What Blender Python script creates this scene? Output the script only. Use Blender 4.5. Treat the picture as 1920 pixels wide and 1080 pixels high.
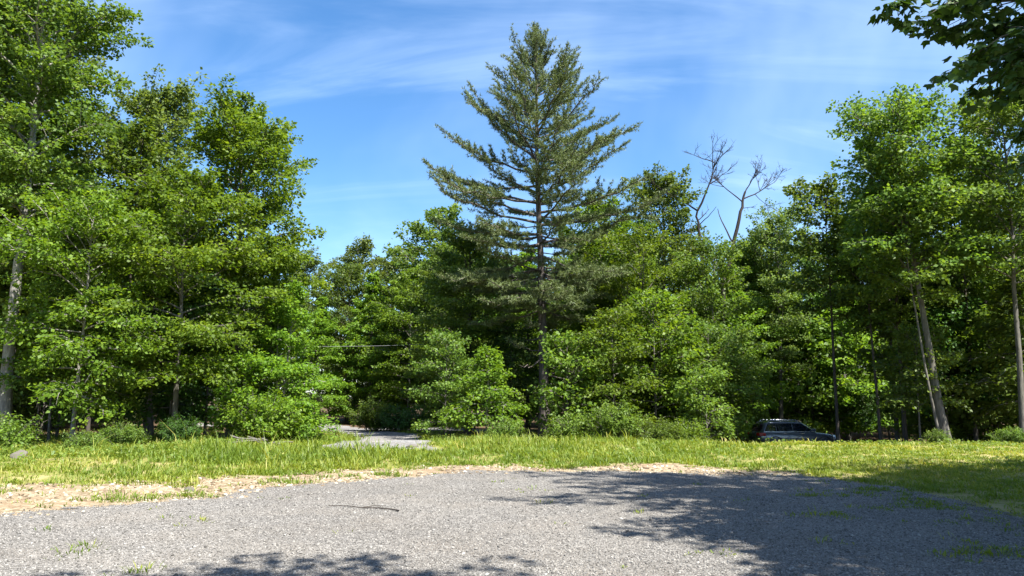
import bpy, math
import numpy as np
from mathutils import Vector

R = math.radians
scene = bpy.context.scene
col = scene.collection
for o in list(bpy.data.objects):
    bpy.data.objects.remove(o)

# ------------------------------------------------------------------ camera
cam_d = bpy.data.cameras.new('camera')
cam_d.sensor_width = 36.0
cam_d.lens = 26.0
cam_d.clip_end = 3000
cam = bpy.data.objects.new('camera', cam_d)
cam.location = (0, 0, 1.65)
cam.rotation_euler = (R(90 + 8.4), 0, 0)
col.objects.link(cam)
scene.camera = cam

# ------------------------------------------------------------------ light
SUN_EL = 57.0
SUN_AZ = 138.0            # clockwise from +Y (the view direction)
sd = Vector((math.cos(R(SUN_EL)) * math.sin(R(SUN_AZ)), math.cos(R(SUN_EL)) * math.cos(R(SUN_AZ)), math.sin(R(SUN_EL))))
sun_l = bpy.data.lights.new('sun', 'SUN')
sun_l.energy = 5.0
sun_l.angle = R(0.53)
sun_l.color = (1.0, 0.955, 0.88)
sun = bpy.data.objects.new('sun', sun_l)
sun.rotation_euler = sd.to_track_quat('Z', 'Y').to_euler()
sun.location = (20, -10, 40)
col.objects.link(sun)

world = bpy.data.worlds.new('World')
scene.world = world
world.use_nodes = True
wn, wl = world.node_tree.nodes, world.node_tree.links
wn.clear()


def N(t, kind, **kw):
    n = t.new(kind)
    for k, v in kw.items():
        setattr(n, k, v)
    return n


w_out = N(wn, 'ShaderNodeOutputWorld')
w_bg = N(wn, 'ShaderNodeBackground')
w_bg.inputs['Strength'].default_value = 0.088
sky = N(wn, 'ShaderNodeTexSky', sky_type='NISHITA', sun_disc=False)
sky.sun_elevation = R(SUN_EL)
sky.sun_rotation = R(SUN_AZ)
sky.altitude = 400
sky.air_density = 1.0
sky.dust_density = 1.0
sky.ozone_density = 2.5
hsv = N(wn, 'ShaderNodeHueSaturation')
hsv.inputs['Saturation'].default_value = 1.25
hsv.inputs['Value'].default_value = 0.86
wl.new(sky.outputs[0], hsv.inputs['Color'])
# thin cirrus on a plane high above: direction / height, the same all over the sky
tc = N(wn, 'ShaderNodeTexCoord')
sep = N(wn, 'ShaderNodeSeparateXYZ')
wl.new(tc.outputs['Generated'], sep.inputs[0])
zc = N(wn, 'ShaderNodeMath', operation='MAXIMUM')
zc.inputs[1].default_value = 0.04
wl.new(sep.outputs['Z'], zc.inputs[0])
za = N(wn, 'ShaderNodeMath', operation='ADD')
za.inputs[1].default_value = 0.30
wl.new(zc.outputs[0], za.inputs[0])
comb = N(wn, 'ShaderNodeCombineXYZ')
for i, a in enumerate('XY'):
    d = N(wn, 'ShaderNodeMath', operation='DIVIDE')
    wl.new(sep.outputs[a], d.inputs[0])
    wl.new(za.outputs[0], d.inputs[1])
    wl.new(d.outputs[0], comb.inputs[i])
cl = []
for rot, sc, loc, nsc, det, dist in ((-40, (0.5, 1.8, 1), (3.6, 1.1, 0), 1.9, 9, 1.2), (25, (1.0, 0.8, 1), (7.3, 2.2, 0), 1.1, 5, 0.5)):
    mp = N(wn, 'ShaderNodeMapping')
    mp.inputs['Rotation'].default_value = (0, 0, R(rot))
    mp.inputs['Scale'].default_value = sc
    mp.inputs['Location'].default_value = loc
    wl.new(comb.outputs[0], mp.inputs[0])
    no = N(wn, 'ShaderNodeTexNoise')
    no.inputs['Scale'].default_value = nsc
    no.inputs['Detail'].default_value = det
    no.inputs['Roughness'].default_value = 0.55
    no.inputs['Distortion'].default_value = dist
    wl.new(mp.outputs[0], no.inputs['Vector'])
    rp = N(wn, 'ShaderNodeMapRange', clamp=True)
    rp.interpolation_type = 'SMOOTHSTEP'
    rp.inputs['From Min'].default_value = 0.47 if rot < 0 else 0.38
    rp.inputs['From Max'].default_value = 0.80
    wl.new(no.outputs['Fac'], rp.inputs['Value'])
    cl.append(rp)
mm = N(wn, 'ShaderNodeMath', operation='MULTIPLY_ADD')
mm.inputs[1].default_value = 0.16
wl.new(cl[0].outputs[0], mm.inputs[0])
m2 = N(wn, 'ShaderNodeMath', operation='MULTIPLY')
m2.inputs[1].default_value = 0.22
wl.new(cl[1].outputs[0], m2.inputs[0])
wl.new(m2.outputs[0], mm.inputs[2])
cm = N(wn, 'ShaderNodeMix', data_type='RGBA', clamp_factor=True)
wl.new(mm.outputs[0], cm.inputs['Factor'])
wl.new(hsv.outputs[0], cm.inputs[6])
cm.inputs[7].default_value = (6.2, 7.3, 8.8, 1)
wl.new(cm.outputs[2], w_bg.inputs['Color'])
wl.new(w_bg.outputs[0], w_out.inputs[0])

vs = scene.view_settings
vs.view_transform = 'Standard'
vs.look = 'None'
vs.gamma = 1.0
vs.use_curve_mapping = False
vs.exposure = 1.8

scene.render.engine = 'CYCLES'
cy = scene.cycles
cy.max_bounces = 7
cy.diffuse_bounces = 4
cy.glossy_bounces = 2
cy.transmission_bounces = 5
cy.transparent_max_bounces = 6
cy.use_denoising = True

# ------------------------------------------------------------------ helpers


def sm(a, b, x):
    t = np.clip((x - a) / (b - a), 0, 1)
    return t * t * (3 - 2 * t)


def lattice(ix, iy, seed):
    h = np.sin(ix * 127.1 + iy * 311.7 + seed * 74.7) * 43758.5453
    return h - np.floor(h)


def vnoise(x, y, seed=0):
    ix, iy = np.floor(x), np.floor(y)
    fx, fy = x - ix, y - iy
    fx, fy = fx * fx * (3 - 2 * fx), fy * fy * (3 - 2 * fy)
    a, b = lattice(ix, iy, seed), lattice(ix + 1, iy, seed)
    c, d = lattice(ix, iy + 1, seed), lattice(ix + 1, iy + 1, seed)
    return (a * (1 - fx) + b * fx) * (1 - fy) + (c * (1 - fx) + d * fx) * fy


def fnoise(x, y, seed=0, oct=3):
    s, amp, t = 0, 1.0, 0
    for k in range(oct):
        s = s + amp * vnoise(x * 2 ** k, y * 2 ** k, seed + k * 13)
        t += amp
        amp *= 0.5
    return s / t


def terrain(x, y):
    x = np.asarray(x, float)
    y = np.asarray(y, float)
    rt = sm(2, 12, x)
    z = -1.38 * sm(25.5, 41, y) * rt - 0.5 * sm(24, 42, y) * (1 - rt)
    z = z + 0.16 * np.exp(-((x + 14) / 7) ** 2 - ((y - 17.5) / 3.2) ** 2)
    und = sm(15, 20, y) * 0.10 + 0.012
    z = z + und * (fnoise(x * 0.55, y * 0.55, 5) - 0.5) * 2
    return z


def sdf_poly(x, y, poly):
    x = np.asarray(x, float)
    y = np.asarray(y, float)
    d = np.full(x.shape, 1e9)
    ins = np.zeros(x.shape, bool)
    n = len(poly)
    for i in range(n):
        x0, y0 = poly[i]
        x1, y1 = poly[(i + 1) % n]
        ex, ey = x1 - x0, y1 - y0
        t = np.clip(((x - x0) * ex + (y - y0) * ey) / (ex * ex + ey * ey), 0, 1)
        d = np.minimum(d, np.hypot(x - x0 - t * ex, y - y0 - t * ey))
        if y0 != y1:
            c = ((y0 > y) != (y1 > y)) & (x < (x1 - x0) * (y - y0) / (y1 - y0) + x0)
            ins ^= c
    return np.where(ins, -d, d)


LOT = [(-40, -8), (-14, 6.5), (-7.2, 10.7), (-6.2, 11.65), (-4.9, 12.6), (-3.6, 14.2), (-1.8, 16), (-.7, 16.7), (1.7, 16.9), (4, 16.6),
       (6.1, 16), (6.9, 14.6), (7.0, 12.6), (6.9, 10), (7.3, 5), (8, -8)]
DIRT = [(-40, 2), (-14, 12.4), (-9.4, 14.2), (-7.45, 14.2), (-5.84, 15), (-4.1, 16.5), (-2, 17.6), (-.8, 18.1), (1.8, 18.3), (4, 17.9), (6.6, 17.0),
        (6, 15.5), (-1, 15.5), (-3.5, 13), (-7, 9.8), (-14, 5.6), (-40, -9)]
DRIVE = [(-2.3, 22.6), (-6.2, 23.4), (-7.9, 41), (-12.0, 48), (-17, 52.8), (-26, 57), (-26, 62), (-14, 58.5), (-9.4, 50), (-5.0, 42)]
ROAD = [(8.0, 41.8), (60, 41.8), (60, 46.6), (8.0, 46.6), (5, 49), (-2, 52), (-9.5, 54), (-11, 50.5), (-3, 47)]


def lot_d(x, y):
    return sdf_poly(x, y, LOT) + (fnoise(x * 0.9, y * 1.6, 3) - 0.5) * 1.1 + (fnoise(x * 5, y * 5, 31) - 0.5) * 0.35


def dirt_d(x, y):
    return sdf_poly(x, y, DIRT) + (fnoise(x * 0.7, y * 1.5, 8) - 0.5) * 1.6 + (fnoise(x * 4, y * 5, 9) - 0.5) * 0.6


def drive_d(x, y):
    return sdf_poly(x, y, DRIVE) + (fnoise(x * 0.8, y * 0.8, 17) - 0.5) * 0.9


def road_d(x, y):
    return sdf_poly(x, y, ROAD) + (fnoise(x * 0.8, y * 0.8, 27) - 0.5) * 0.7


def make_mesh(name, v, f, k, tint=None, smooth=False, extra=None):
    """v (n,3), f (m,k) -> mesh; tint: per-face float"""
    me = bpy.data.meshes.new(name)
    v = np.ascontiguousarray(v, np.float32)
    f = np.ascontiguousarray(f, np.int32)
    me.vertices.add(len(v))
    me.vertices.foreach_set('co', v.ravel())
    me.loops.add(f.size)
    me.loops.foreach_set('vertex_index', f.ravel())
    me.polygons.add(len(f))
    me.polygons.foreach_set('loop_start', np.arange(0, f.size, k, dtype=np.int32))
    me.polygons.foreach_set('loop_total', np.full(len(f), k, np.int32))
    if smooth:
        me.polygons.foreach_set('use_smooth', np.ones(len(f), bool))
    me.update(calc_edges=True)
    if tint is not None:
        a = me.attributes.new('tint', 'FLOAT', 'FACE')
        a.data.foreach_set('value', np.ascontiguousarray(tint, np.float32))
    return me


def link(name, me, mat=None, parent=None):
    o = bpy.data.objects.new(name, me)
    col.objects.link(o)
    if mat is not None and me is not None and not me.materials:
        me.materials.append(mat)
    if mat is not None and me is not None and me.materials[0] is not mat:
        o.material_slots[0].link = 'OBJECT'
        o.material_slots[0].material = mat
    if parent:
        o.parent = parent
    return o


def tag(o, label=None, cat=None, group=None, kind=None):
    for k, v in (('label', label), ('category', cat), ('group', group), ('kind', kind)):
        if v:
            o[k] = v
    return o


def empty(name, loc, rz=0.0):
    o = bpy.data.objects.new(name, None)
    o.location = loc
    o.rotation_euler = (0, 0, rz)
    o.empty_display_size = 0.2
    col.objects.link(o)
    return o


def copy_tree(root):
    c = root.copy()
    col.objects.link(c)
    for ch in root.children:
        d = ch.copy()
        col.objects.link(d)
        d.parent = c
        for g in ch.children:
            e = g.copy()
            col.objects.link(e)
            e.parent = d
    return c


def unit(a):
    return a / np.maximum(np.linalg.norm(a, axis=-1, keepdims=True), 1e-9)


class Tubes:
    """collects tapered tubes along polylines"""

    def __init__(self):
        self.v, self.f, self.n = [], [], 0

    def add(self, pts, rad, sides=6):
        pts = np.asarray(pts, float)
        rad = np.broadcast_to(np.asarray(rad, float), (len(pts),))
        t = unit(np.gradient(pts, axis=0))
        ref = np.array([0.31, 0.17, 0.93]) if abs(t[0, 2]) < 0.8 else np.array([0.93, 0.31, 0.1])
        a = unit(np.cross(t, ref))
        b = np.cross(t, a)
        ang = np.linspace(0, 2 * np.pi, sides, endpoint=False)
        ring = pts[:, None] + rad[:, None, None] * (np.cos(ang)[None, :, None] * a[:, None] + np.sin(ang)[None, :, None] * b[:, None])
        m = len(pts)
        i = np.arange(m - 1)[:, None] * sides
        j = np.arange(sides)[None]
        q = np.stack([i + j, i + (j + 1) % sides, i + sides + (j + 1) % sides, i + sides + j], -1).reshape(-1, 4) + self.n
        self.v.append(ring.reshape(-1, 3))
        self.f.append(q)
        self.n += m * sides

    def mesh(self, name):
        return make_mesh(name, np.concatenate(self.v), np.concatenate(self.f), 4, smooth=True)


def leaf_quads(rng, pos, nrm, axis, length, width):
    """kite-shaped leaves"""
    nrm = unit(nrm)
    axis = unit(axis - nrm * (axis * nrm).sum(-1, keepdims=True))
    side = np.cross(nrm, axis)
    L = length[:, None]
    W = width[:, None]
    mid = pos + axis * L * 0.42
    v = np.stack([pos, mid + side * W * 0.5, pos + axis * L - nrm * L * 0.12, mid - side * W * 0.5], 1).reshape(-1, 3)
    f = np.arange(len(pos) * 4).reshape(-1, 4)
    return v, f


MAPLE = np.array([(0, 0), (.44, .03), (.62, .46), (.24, .52), (0, 1.0), (-.24, .52), (-.62, .46), (-.44, .03)])


def leaf_maple(rng, pos, nrm, axis, length):
    nrm = unit(nrm)
    axis = unit(axis - nrm * (axis * nrm).sum(-1, keepdims=True))
    side = np.cross(nrm, axis)
    L = length[:, None, None]
    p = MAPLE[None]
    droop = (p[..., 1:2] ** 2 * 0.18 + np.abs(p[..., 0:1]) * 0.16)
    v = pos[:, None] + L * (p[..., 0:1] * side[:, None] + p[..., 1:2] * axis[:, None] - droop * nrm[:, None])
    k = len(MAPLE)
    return v.reshape(-1, 3), np.arange(len(pos) * k).reshape(-1, k), k


# ------------------------------------------------------------------ materials


def new_mat(name):
    m = bpy.data.materials.new(name)
    m.use_nodes = True
    t = m.node_tree
    t.nodes.clear()
    out = t.nodes.new('ShaderNodeOutputMaterial')
    return m, t.nodes, t.links, out


def ramp(n, l, src, stops, interp='LINEAR'):
    r = n.new('ShaderNodeValToRGB')
    e = r.color_ramp.elements
    r.color_ramp.interpolation = interp
    while len(e) < len(stops):
        e.new(0.5)
    for i, (p, c) in enumerate(stops):
        e[i].position = p
        e[i].color = (*c, 1) if len(c) == 3 else c
    l.new(src, r.inputs[0])
    return r


def noise(n, l, vec, scale, detail=4, rough=0.55):
    t = n.new('ShaderNodeTexNoise')
    t.inputs['Scale'].default_value = scale
    t.inputs['Detail'].default_value = detail
    t.inputs['Roughness'].default_value = rough
    if vec is not None:
        l.new(vec, t.inputs['Vector'])
    return t


def mixc(n, l, fac, a, b, mode='MIX'):
    m = n.new('ShaderNodeMix')
    m.data_type = 'RGBA'
    m.blend_type = mode
    for s, v in ((0, fac), (6, a), (7, b)):
        if hasattr(v, 'is_output'):
            l.new(v, m.inputs[s])
        elif isinstance(v, (int, float)):
            m.inputs[s].default_value = v
        else:
            m.inputs[s].default_value = (*v, 1)
    return m.outputs[2]


def leaf_mat(name, dark, mid, light, trans=0.42, rough=0.5, spec=0.22, vary=0.25):
    m, n, l, out = new_mat(name)
    at = n.new('ShaderNodeAttribute')
    at.attribute_name = 'tint'
    rp = ramp(n, l, at.outputs['Fac'], [(0.0, dark), (0.5, mid), (1.0, light)])
    oi = n.new('ShaderNodeObjectInfo')
    hs = n.new('ShaderNodeHueSaturation')
    mr = n.new('ShaderNodeMapRange')
    mr.inputs['To Min'].default_value = 1.08 - vary
    mr.inputs['To Max'].default_value = 1.08 + vary
    l.new(oi.outputs['Random'], mr.inputs['Value'])
    l.new(mr.outputs[0], hs.inputs['Value'])
    mh = n.new('ShaderNodeMapRange')
    mh.inputs['To Min'].default_value = 0.488
    mh.inputs['To Max'].default_value = 0.508
    l.new(oi.outputs['Random'], mh.inputs['Value'])
    l.new(mh.outputs[0], hs.inputs['Hue'])
    l.new(rp.outputs[0], hs.inputs['Color'])
    p = n.new('ShaderNodeBsdfPrincipled')
    p.inputs['Roughness'].default_value = rough
    p.inputs['Specular IOR Level'].default_value = spec
    l.new(hs.outputs[0], p.inputs['Base Color'])
    tr = n.new('ShaderNodeBsdfTranslucent')
    tcol = mixc(n, l, 1.0, hs.outputs[0], (1.55, 1.45, 0.55), 'MULTIPLY')
    l.new(tcol, tr.inputs['Color'])
    mx = n.new('ShaderNodeMixShader')
    mx.inputs[0].default_value = trans
    l.new(p.outputs[0], mx.inputs[1])
    l.new(tr.outputs[0], mx.inputs[2])
    l.new(mx.outputs[0], out.inputs[0])
    return m


def bark_mat(name, c0, c1, scale=1.0):
    m, n, l, out = new_mat(name)
    tc = n.new('ShaderNodeTexCoord')
    mp = n.new('ShaderNodeMapping')
    mp.inputs['Scale'].default_value = (14 * scale, 14 * scale, 2.4 * scale)
    l.new(tc.outputs['Object'], mp.inputs[0])
    a = noise(n, l, mp.outputs[0], 1.0, 5, 0.62)
    b = noise(n, l, tc.outputs['Object'], 1.1, 3)
    rp = ramp(n, l, a.outputs['Fac'], [(0.3, c0), (0.68, c1)])
    li = ramp(n, l, b.outputs['Fac'], [(0.5, (1, 1, 1)), (0.72, (1.25, 1.3, 1.15))])
    c = mixc(n, l, 1.0, rp.outputs[0], li.outputs[0], 'MULTIPLY')
    p = n.new('ShaderNodeBsdfPrincipled')
    p.inputs['Roughness'].default_value = 0.9
    p.inputs['Specular IOR Level'].default_value = 0.15
    l.new(c, p.inputs['Base Color'])
    bp = n.new('ShaderNodeBump')
    bp.inputs['Strength'].default_value = 0.7
    bp.inputs['Distance'].default_value = 0.03
    l.new(a.outputs['Fac'], bp.inputs['Height'])
    l.new(bp.outputs[0], p.inputs['Normal'])
    l.new(p.outputs[0], out.inputs[0])
    return m


def flat_mat(name, c, rough=0.5, metal=0.0, spec=0.5, coat=0.0, trans=0.0):
    m, n, l, out = new_mat(name)
    tc = n.new('ShaderNodeTexCoord')
    a = noise(n, l, tc.outputs['Object'], 6.0, 4)
    rp = ramp(n, l, a.outputs['Fac'], [(0.3, tuple(x * 0.88 for x in c)), (0.7, tuple(min(1, x * 1.1) for x in c))])
    p = n.new('ShaderNodeBsdfPrincipled')
    p.inputs['Roughness'].default_value = rough
    p.inputs['Metallic'].default_value = metal
    p.inputs['Specular IOR Level'].default_value = spec
    p.inputs['Coat Weight'].default_value = coat
    p.inputs['Coat Roughness'].default_value = 0.05
    p.inputs['Transmission Weight'].default_value = trans
    l.new(rp.outputs[0], p.inputs['Base Color'])
    l.new(p.outputs[0], out.inputs[0])
    return m


def gravel_mat(name, stops, warm, scale=30.0):
    m, n, l, out = new_mat(name)
    tc = n.new('ShaderNodeTexCoord')
    v = n.new('ShaderNodeTexVoronoi')
    v.inputs['Scale'].default_value = scale
    l.new(tc.outputs['Object'], v.inputs['Vector'])
    sp = n.new('ShaderNodeSeparateColor')
    l.new(v.outputs['Color'], sp.inputs[0])
    rp = ramp(n, l, sp.outputs[0], stops)
    ns = noise(n, l, tc.outputs['Object'], 0.8, 5)
    pat = ramp(n, l, ns.outputs['Fac'], [(0.42, (0, 0, 0)), (0.72, (1, 1, 1))])
    c = mixc(n, l, pat.outputs[0], rp.outputs[0], warm, 'MIX')
    big = noise(n, l, tc.outputs['Object'], 0.33, 3)
    bands = ramp(n, l, big.outputs['Fac'], [(0.32, (.84, .83, .82)), (0.66, (1.12, 1.12, 1.12))])
    c2 = mixc(n, l, 1.0, mixc(n, l, 0.65, rp.outputs[0], c), bands.outputs[0], 'MULTIPLY')
    p = n.new('ShaderNodeBsdfPrincipled')
    p.inputs['Roughness'].default_value = 0.92
    p.inputs['Specular IOR Level'].default_value = 0.2
    l.new(c2, p.inputs['Base Color'])
    bp = n.new('ShaderNodeBump')
    bp.inputs['Strength'].default_value = 0.9
    bp.inputs['Distance'].default_value = 0.025
    inv = n.new('ShaderNodeMath')
    inv.operation = 'SUBTRACT'
    inv.inputs[0].default_value = 1.0
    l.new(v.outputs['Distance'], inv.inputs[1])
    l.new(inv.outputs[0], bp.inputs['Height'])
    l.new(bp.outputs[0], p.inputs['Normal'])
    l.new(p.outputs[0], out.inputs[0])
    return m


def stone_mat(name, stops):
    m, n, l, out = new_mat(name)
    oi = n.new('ShaderNodeObjectInfo')
    rp = ramp(n, l, oi.outputs['Random'], stops)
    tc = n.new('ShaderNodeTexCoord')
    ns = noise(n, l, tc.outputs['Object'], 3.0, 3)
    vr = ramp(n, l, ns.outputs['Fac'], [(0.3, (.8, .8, .8)), (0.7, (1.15, 1.15, 1.15))])
    c = mixc(n, l, 1.0, rp.outputs[0], vr.outputs[0], 'MULTIPLY')
    p = n.new('ShaderNodeBsdfPrincipled')
    p.inputs['Roughness'].default_value = 0.85
    p.inputs['Specular IOR Level'].default_value = 0.25
    l.new(c, p.inputs['Base Color'])
    l.new(p.outputs[0], out.inputs[0])
    return m


M = {}
M['maple'] = leaf_mat('maple_leaf', (0.055, 0.105, 0.010), (0.092, 0.165, 0.015), (0.15, 0.225, 0.022), 0.46)
M['wood'] = leaf_mat('broadleaf_leaf', (0.05, 0.09, 0.014), (0.08, 0.135, 0.020), (0.13, 0.185, 0.034), 0.44)
M['pale'] = leaf_mat('pale_leaf', (0.065, 0.105, 0.026), (0.10, 0.15, 0.036), (0.145, 0.195, 0.052), 0.42)
M['dark'] = leaf_mat('dark_leaf', (0.025, 0.06, 0.012), (0.04, 0.09, 0.016), (0.065, 0.13, 0.022), 0.38)
M['near'] = leaf_mat('near_maple_leaf_shaded', (0.03, 0.065, 0.012), (0.042, 0.09, 0.015), (0.062, 0.12, 0.02), 0.18)  # leaf colour darkened: shade from the crown above is put into it
M['needle'] = leaf_mat('pine_needle', (0.072, 0.112, 0.042), (0.12, 0.168, 0.06), (0.175, 0.222, 0.08), 0.15, 0.5, 0.3)
M['bush'] = leaf_mat('bush_leaf', (0.055, 0.10, 0.013), (0.09, 0.155, 0.02), (0.14, 0.215, 0.035), 0.42)
M['grass'] = leaf_mat('grass_blade', (0.085, 0.135, 0.013), (0.165, 0.205, 0.024), (0.29, 0.265, 0.07), 0.42, 0.5, 0.3)
M['weed'] = leaf_mat('weed_leaf', (0.06, 0.11, 0.02), (0.11, 0.17, 0.03), (0.20, 0.22, 0.06), 0.40)
M['bark'] = bark_mat('grey_bark', (0.055, 0.05, 0.042), (0.16, 0.15, 0.13))
M['bark_pale'] = bark_mat('pale_bark', (0.10, 0.095, 0.085), (0.27, 0.255, 0.23))
M['bark_dark'] = bark_mat('dark_bark', (0.03, 0.026, 0.022), (0.095, 0.082, 0.07))
M['bark_dead'] = bark_mat('weathered_wood', (0.016, 0.013, 0.012), (0.05, 0.042, 0.039))
M['bark_pine'] = bark_mat('pine_bark', (0.045, 0.038, 0.036), (0.14, 0.12, 0.11), 0.7)
GREY = [(0.0, (0.066, 0.062, 0.056)), (0.35, (0.134, 0.127, 0.117)), (0.75, (0.195, 0.186, 0.172)), (1.0, (0.285, 0.272, 0.25))]
M['gravel'] = gravel_mat('crushed_gravel', GREY, (0.19, 0.17, 0.145), 46)
M['drive'] = gravel_mat('drive_gravel', [(0.0, (0.07, 0.07, 0.075)), (0.5, (0.15, 0.148, 0.148)), (1.0, (0.26, 0.255, 0.25))], (0.19, 0.17, 0.14), 18)
M['dirt'] = gravel_mat('sandy_dirt', [(0.0, (0.12, 0.088, 0.052)), (0.4, (0.205, 0.16, 0.10)), (0.8, (0.28, 0.23, 0.155)), (1.0, (0.38, 0.34, 0.25))], (0.20, 0.135, 0.08), 16)
M['stone'] = stone_mat('grey_stone', GREY)
M['tanstone'] = stone_mat('tan_stone', [(0.0, (0.11, 0.08, 0.05)), (0.4, (0.21, 0.16, 0.10)), (0.8, (0.31, 0.255, 0.18)), (1.0, (0.46, 0.42, 0.34))])

# ground sheet: soil under the grass, leaf litter in the woods
gm, n, l, out = new_mat('soil_and_litter')
tcg = n.new('ShaderNodeTexCoord')
atg = n.new('ShaderNodeAttribute')
atg.attribute_name = 'woods'
n1 = noise(n, l, tcg.outputs['Object'], 1.3, 6)
n2 = noise(n, l, tcg.outputs['Object'], 14, 5, 0.7)
cgr = ramp(n, l, n1.outputs['Fac'], [(0.3, (0.13, 0.15, 0.035)), (0.5, (0.20, 0.19, 0.06)), (0.62, (0.30, 0.25, 0.12)), (0.75, (0.17, 0.19, 0.05))])
cli = ramp(n, l, n2.outputs['Fac'], [(0.3, (0.03, 0.02, 0.012)), (0.5, (0.075, 0.05, 0.03)), (0.7, (0.15, 0.105, 0.065))])
cg = mixc(n, l, atg.outputs['Fac'], cgr.outputs[0], cli.outputs[0])
pg = n.new('ShaderNodeBsdfPrincipled')
pg.inputs['Roughness'].default_value = 0.95
pg.inputs['Specular IOR Level'].default_value = 0.1
l.new(cg, pg.inputs['Base Color'])
bg = n.new('ShaderNodeBump')
bg.inputs['Strength'].default_value = 0.8
bg.inputs['Distance'].default_value = 0.05
l.new(n2.outputs['Fac'], bg.inputs['Height'])
l.new(bg.outputs[0], pg.inputs['Normal'])
l.new(pg.outputs[0], out.inputs[0])
M['ground'] = gm


# ------------------------------------------------------------------ ground
def woods_amount(x, y):
    edge = np.interp(x, [-40, -19, -15, -10, -8.5, -7, -4.5, -3, 2, 8, 12, 16, 22, 40], [20, 22.5, 24, 26, 29, 47, 45, 31, 30, 29.5, 28, 26, 25, 24])
    return sm(-1.2, 2.0, y - edge + (fnoise(x * 0.5, y * 0.5, 41) - 0.5) * 2.5)


gx = np.concatenate([-np.geomspace(700, 31, 22), np.arange(-30, 30.01, 0.3), np.geomspace(31, 700, 22)])
gy = np.concatenate([-np.geomspace(500, 9, 16), np.arange(-8, 62.01, 0.3), np.geomspace(63, 900, 24)])
GX, GY = np.meshgrid(gx, gy)
v = np.stack([GX, GY, terrain(GX, GY)], -1).reshape(-1, 3)
nx, ny = len(gx), len(gy)
idx = np.arange(nx * ny).reshape(ny, nx)
f = np.stack([idx[:-1, :-1], idx[:-1, 1:], idx[1:, 1:], idx[1:, :-1]], -1).reshape(-1, 4)
me = make_mesh('ground', v, f, 4, smooth=True)
a = me.attributes.new('woods', 'FLOAT', 'POINT')
a.data.foreach_set('value', woods_amount(v[:, 0], v[:, 1]).astype(np.float32))
tag(link('ground', me, M['ground']), kind='structure', label='uneven soil and leaf litter under the grass and trees')


def sheet(name, dist, x0, x1, y0, y1, step, lift, mat, label):
    xs, ys = np.arange(x0, x1, step), np.arange(y0, y1, step)
    X, Y = np.meshgrid(xs, ys)
    keep = dist(X + step / 2, Y + step / 2)[:-1, :-1] < 0
    ii = np.arange(X.size).reshape(X.shape)
    f = np.stack([ii[:-1, :-1], ii[:-1, 1:], ii[1:, 1:], ii[1:, :-1]], -1)[keep]
    used, inv = np.unique(f, return_inverse=True)
    V = np.stack([X, Y, terrain(X, Y) + lift], -1).reshape(-1, 3)[used]
    o = link(name, make_mesh(name, V, inv.reshape(-1, 4), 4, smooth=True), mat)
    return tag(o, kind='structure', label=label)


sheet('dirt_strip', dirt_d, -24, 9, 2, 21, 0.15, 0.012, M['dirt'], 'pale sandy dirt strip between the gravel and the grass')
sheet('gravel_lot', lot_d, -16, 13, -7, 19, 0.15, 0.024, M['gravel'], 'grey crushed gravel parking area in front')
sheet('driveway', drive_d, -27, -1, 22, 64, 0.2, 0.02, M['drive'], 'gravel driveway curving away into the trees')
sheet('road', road_d, -12, 50, 40, 56, 0.25, 0.014, M['drive'], 'shaded gravel road at the foot of the trees')


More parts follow.
